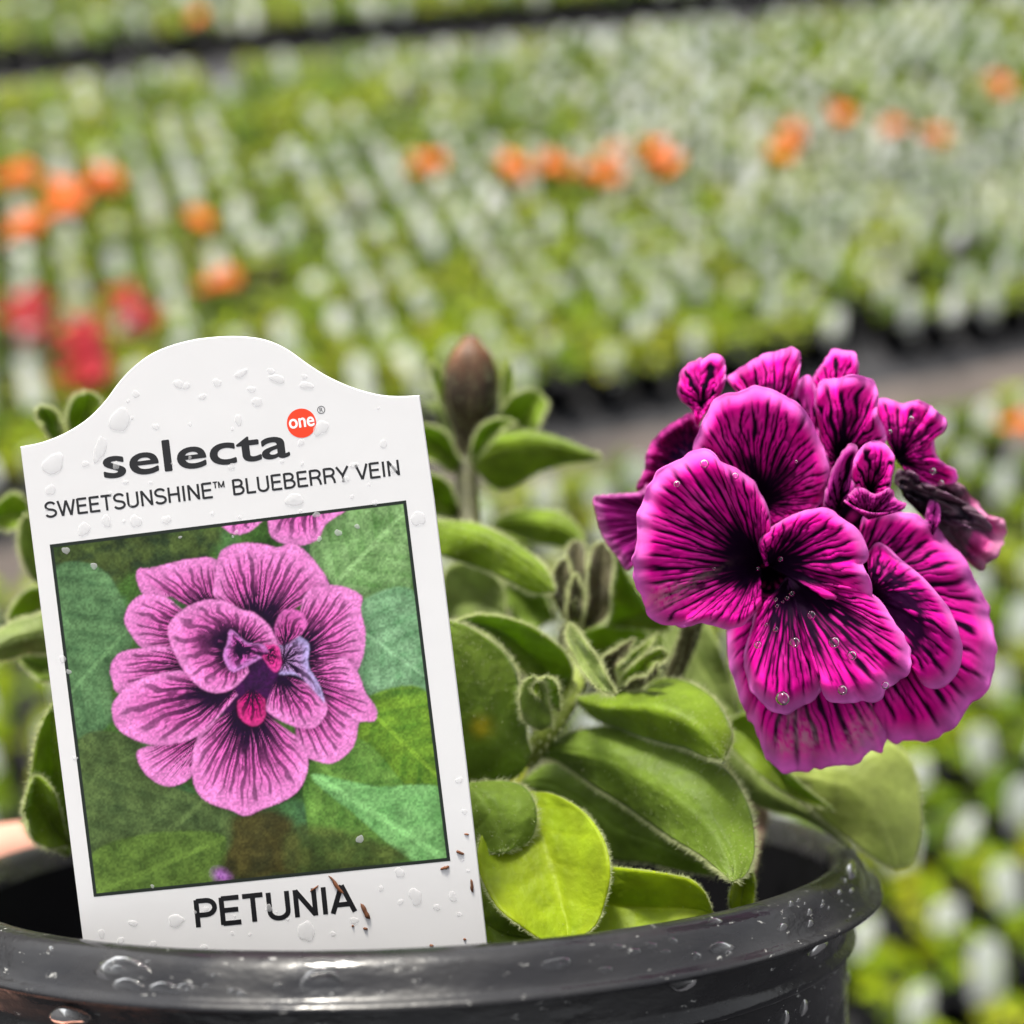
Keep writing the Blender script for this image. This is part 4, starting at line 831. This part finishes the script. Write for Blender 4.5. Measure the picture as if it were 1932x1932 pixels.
# under the blossom
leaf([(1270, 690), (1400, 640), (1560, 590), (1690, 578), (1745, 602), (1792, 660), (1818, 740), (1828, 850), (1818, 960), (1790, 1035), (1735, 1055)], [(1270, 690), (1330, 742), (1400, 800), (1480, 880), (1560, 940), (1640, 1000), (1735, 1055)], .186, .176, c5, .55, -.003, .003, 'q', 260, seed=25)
leaf([(1080, 560), (1200, 600), (1310, 690), (1400, 780), (1480, 860), (1565, 975)], [(1080, 560), (1130, 700), (1190, 795), (1270, 832), (1360, 852), (1450, 895), (1565, 975)], .190, .182, c5, .5, -.002, .002, 'p', 140, seed=26)
leaf([(1080, 520), (1180, 470), (1260, 560), (1340, 700), (1500, 830)], [(1080, 520), (1120, 600), (1250, 720), (1380, 800), (1500, 830)], .184, .178, c5, .5, .002, .002, 'g', 100, seed=27)
leaf([(860, 60), (1000, 100), (1100, 300), (1150, 500)], [(860, 60), (880, 250), (1000, 420), (1150, 500)], .200, .196, c5, .5, .002, .0, 'p', 60, seed=28)
# left of the tag
leaf([(255, 385), (238, 300), (262, 235), (310, 212)], [(255, 385), (320, 350), (350, 290), (345, 235), (310, 212)], .190, .184, c8, .5, .003, 0, 'g', 180, seed=30)
leaf([(205, 400), (160, 350), (130, 290), (140, 262)], [(205, 400), (218, 340), (190, 280), (140, 262)], .186, .180, c8, .5, .003, 0, 'l', 220, seed=31)
leaf([(110, 650), (60, 690), (0, 690), (-60, 660)], [(110, 650), (85, 590), (30, 575), (-60, 660)], .200, .196, c8, .5, .002, 0, 'g', 120, seed=32)
leaf([(160, 900), (110, 860), (75, 780), (68, 700), (90, 640)], [(160, 900), (180, 800), (170, 700), (90, 640)], .194, .186, c8, .5, .003, 0, 'p', 200, seed=33)
leaf([(190, 1020), (40, 1015), (55, 950), (100, 905), (150, 890)], [(190, 1020), (230, 960), (200, 900), (150, 890)], .188, .184, c8, .5, .002, 0, 'g', 140, seed=34)
leaf([(230, 1090), (165, 1000), (110, 1008), (50, 1022), (-10, 1062), (-70, 1120)], [(230, 1090), (170, 1122), (90, 1128), (0, 1150), (-70, 1120)], .178, .172, c8, .5, -.003, .001, 'p', 260, seed=35)
leaf([(220, 1150), (160, 1120), (90, 1130), (60, 1150)], [(220, 1150), (190, 1215), (140, 1222), (60, 1150)], .184, .184, c8, .5, .002, 0, 'd', 60, seed=36)
leaf([(240, 1840), (150, 1795), (110, 1770), (85, 1720), (85, 1660), (108, 1560), (125, 1450), (150, 1370), (190, 1300)], [(240, 1840), (280, 1700), (270, 1500), (230, 1380), (190, 1300)], .172, .164, c8, .45, .004, 0, 'l', 200, seed=37)
leaf([(240, 1800), (190, 1620), (120, 1560), (82, 1680)], [(240, 1800), (170, 1810), (110, 1770), (82, 1680)], .170, .162, c8, .5, .003, 0, 'g', 100, seed=38)

# stems, buds, calyxes
def stem(pts, r0, r1, name='stem', hairs=160, seed=0, col=(.17, .22, .06), parent=None):
    p = spline(np.array([(a, b, c * 1000) for a, b, c in pts]), 22); Pw = W(p[:, 0], p[:, 1], p[:, 2] / 1000)
    rad = np.linspace(r0, r1, 22); v, f = tube(Pw, rad, 10)
    c = np.tile(np.array(col), (len(v), 1)) * rng.uniform(.8, 1.2, (len(v), 1))
    o = link(name, mkmesh(name, LOC(v), f, M_stem, c), parent or plant)
    if hairs:
        rg = np.random.default_rng(1500 + seed); i = rg.integers(0, len(v), hairs * 2)
        ctr_ = Pw[i % 22]; D = v[i] - ctr_; D /= np.linalg.norm(D, axis=1)[:, None]
        a, b = hair_tuft(v[i], D, .0011, rg); h = link('hairs', mkmesh('hairs', LOC(a), b, M_hair, smooth=False), o); h['kind'] = 'stuff'
    return o
q4 = lambda x, y, z: (*c4([(x, y)])[0], z); q5 = lambda x, y, z: (*c5([(x, y)])[0], z); q3 = lambda x, y, z: (*c3([(x, y)])[0], z)
stem([q4(395, 880, .214), q4(400, 1000, .212), q4(405, 1150, .211), q4(410, 1300, .208), q4(520, 1700, .202), q5(420, 560, .194), q5(300, 900, .186), (900, 1720, .190)], .0020, .0024, seed=1, col=(.10, .10, .05), hairs=500)
stem([q5(350, 640, .176), q5(440, 520, .172), q5(520, 400, .174), q5(540, 300, .178), q4(1080, 1900, .182)], .0016, .0011, seed=2, col=(.24, .30, .05), hairs=300)
stem([q5(900, 330, .188), q5(950, 210, .182), q3(500, 1180, .172), q3(700, 1100, .164)], .0014, .0016, seed=3, col=(.13, .12, .06), hairs=260)
stem([q5(900, 330, .188), q5(800, 480, .190), q5(600, 700, .188), (1050, 1700, .190)], .0014, .0020, seed=4, col=(.14, .17, .05), hairs=120)
stem([q5(1190, 800, .205), q5(1240, 830, .206), q5(1215, 920, .206), q5(1190, 1010, .200), (1400, 1690, .196)], .0010, .0013, seed=5, col=(.22, .14, .10), hairs=60)
stem([c8([(180, 410)])[0].tolist() + [.19], (130, 950, .192), (110, 1150, .188), (150, 1400, .184), (300, 1700, .184)], .0014, .0018, seed=6, col=(.17, .22, .06), hairs=200)
def bud(base, tip, r, prof, col0, col1, seed, z0, z1, lobes=5, name='bud'):
    b = np.array(base); t = np.array(tip); Pb, Pt = W(*b, z0), W(*t, z1); ax = Pt - Pb; L = np.linalg.norm(ax); ax /= L
    a = np.cross(ax, fwd); a /= np.linalg.norm(a); c = np.cross(ax, a)
    k = np.linspace(0, 1, 30); rr = np.interp(k, [q[0] for q in prof], [q[1] for q in prof]) * r
    rr = np.convolve(np.pad(rr, 2, 'edge'), np.ones(5) / 5, 'valid')
    th = np.linspace(0, 2 * np.pi, 40, endpoint=False)
    g = 1 + .10 * np.cos(lobes * th[:, None] + 3 * k[None]) * np.sin(np.pi * k[None])
    V = Pb + k[None, :, None] * L * ax + (rr[None] * g)[..., None] * (np.cos(th)[:, None, None] * a + np.sin(th)[:, None, None] * c)
    q = np.clip(k[None] + .25 * (vnoise(th[:, None] * 2.5, k[None] * 3, seed) - .5), 0, 1)
    C = lerp3(col0, col1, sst(.55, .95, q)) * (.35 + 1.3 * vnoise(th[:, None] * 7, k[None] * 2.5, seed + 3))[..., None]
    o = link(name, mkmesh(name, LOC(V).reshape(-1, 3), grid_faces(40, 30, True), M_stem, C.reshape(-1, 3)), plant)
    rg = np.random.default_rng(seed); i = rg.integers(0, 40, 500); j = rg.integers(1, 28, 500); D = V[i, j] - (Pb + k[j][:, None] * L * ax); D /= np.linalg.norm(D, axis=1)[:, None] + 1e-9
    aa, bb = hair_tuft(V[i, j], D + .5 * ax, .0009, rg); h = link('hairs', mkmesh('hairs', LOC(aa), bb, M_hair, smooth=False), o); h['kind'] = 'stuff'
    return o
bd = bud(c4([(395, 900)])[0], c4([(428, 85)])[0], .0046, [(0, .34), (.12, .40), (.28, .52), (.45, .92), (.62, 1.0), (.80, .90), (.92, .66), (1, .10)], (.040, .026, .014), (.17, .070, .030), 3, .214, .214)
bd['label'] = 'closed brown furry bud'
# sepals of the tall bud
leaf([(395, 900), (290, 640), (215, 480), (180, 330), (175, 230)], [(395, 900), (320, 640), (265, 480), (235, 320), (175, 230)], .216, .214, c4, .5, .001, 0, 'l', 160, seed=40, name='sepal', nu=9)
leaf([(400, 900), (560, 660), (620, 500), (640, 330), (670, 230)], [(400, 900), (590, 700), (680, 520), (700, 340), (670, 230)], .218, .218, c4, .5, .001, 0, 'l', 160, seed=41, name='sepal', nu=9)
# spent calyx beside the blossom
BR = ((.10, .095, .05), (.17, .15, .085)); GR['b'] = BR
for k, (l, r, za) in enumerate((
    ([(1080, 1960), (1000, 1850), (945, 1680), (985, 1540), (1040, 1500)], [(1080, 1960), (1080, 1800), (1070, 1640), (1040, 1500)], .182),
    ([(1120, 1960), (1060, 1800), (1035, 1600), (1050, 1440), (1105, 1385)], [(1120, 1960), (1150, 1800), (1160, 1600), (1155, 1440), (1105, 1385)], .186),
    ([(1150, 1960), (1180, 1760), (1185, 1580), (1215, 1440), (1280, 1395)], [(1150, 1960), (1290, 1880), (1320, 1700), (1330, 1500), (1280, 1395)], .182),
    ([(1080, 1960), (1050, 1860), (1060, 1700), (1100, 1600)], [(1080, 1960), (1140, 1860), (1140, 1720), (1100, 1600)], .179))):
    leaf(l, r, .183, za, c4, .5, .002, .001, 'b', 200, seed=44 + k, name='sepal', nu=13)
stem([q4(1085, 1950, .183), q4(1050, 2040, .182), q5(560, 330, .180)], .0017, .0012, seed=8, col=(.13, .13, .06), hairs=120)
# shrivelled calyx below it
for k, (l, r, za, kd) in enumerate((
    ([(690, 380), (640, 310), (640, 260), (700, 220), (755, 185)], [(690, 380), (680, 300), (720, 250), (755, 185)], .170, 'b'),
    ([(700, 385), (720, 320), (790, 260), (850, 230), (880, 245)], [(700, 385), (770, 350), (820, 300), (860, 270), (880, 245)], .167, 'l'),
    ([(700, 390), (750, 340), (800, 330), (840, 280)], [(700, 390), (780, 370), (830, 330), (840, 280)], .164, 'b'),
    ([(690, 385), (660, 330), (700, 280), (790, 210), (840, 170)], [(690, 385), (720, 330), (780, 260), (840, 170)], .175, 'g'))):
    leaf(l, r, .172, za, c5, .5, .001, .001, kd, 160, seed=50 + k, name='sepal', nu=11)

# ------------------------------------------------------------------ the hand that holds the pot
def hand():
    jt = {}
    pts = []; rad = []; ed = []
    def chain(lst, root=None):
        prev = root
        for (x, y, z, r) in lst:
            pts.append(tuple(pot_pt(x, y, z))); rad.append(r); i = len(pts) - 1
            if prev is not None: ed.append((prev, i))
            prev = i
        return prev
    chain([(-.112, -.030, -.085, .024)]); root = 0
    chain([(-.150, -.060, -.135, .027), (-.200, -.110, -.200, .029), (-.26, -.17, -.28, .036)], 0)
    pal = chain([(-.102, -.012, -.058, .022)], 0)
    for k, (dz, tip) in enumerate(((0, 1.0), (-.017, 1.1), (-.034, 1.0), (-.050, .85))):
        chain([(-.094, -.002, -.026 + dz, .0098), (-.0885, .014, -.010 + dz * 1.05, .0086), (-.0795, .0255, -.0052 + dz * 1.05, .0078), (-.0705 + (tip - 1) * .03, .0385 + (tip - 1) * .05, -.0047 + dz * 1.05, .0066)], pal if k < 2 else 0)
    chain([(-.096, -.052, -.075, .013), (-.078, -.064, -.062, .0105), (-.058, -.068, -.050, .0088), (-.044, -.0705, -.044, .0072)], 0)
    me = bpy.data.meshes.new('hand'); me.from_pydata(pts, ed, []); me.materials.append(M_skin)
    o = bpy.data.objects.new('hand', me); COL.objects.link(o)
    sk = o.modifiers.new('skin', 'SKIN'); sk.use_smooth_shade = True
    sv = me.skin_vertices[0].data
    for i, r in enumerate(rad): sv[i].radius = (r, r)
    sv[0].use_root = True
    o.modifiers.new('smooth', 'SUBSURF').levels = 2; o.modifiers[-1].render_levels = 2
    tag_(o, 'bare hand gripping the black pot, a fingertip showing beside the rim', 'hand')
hand()
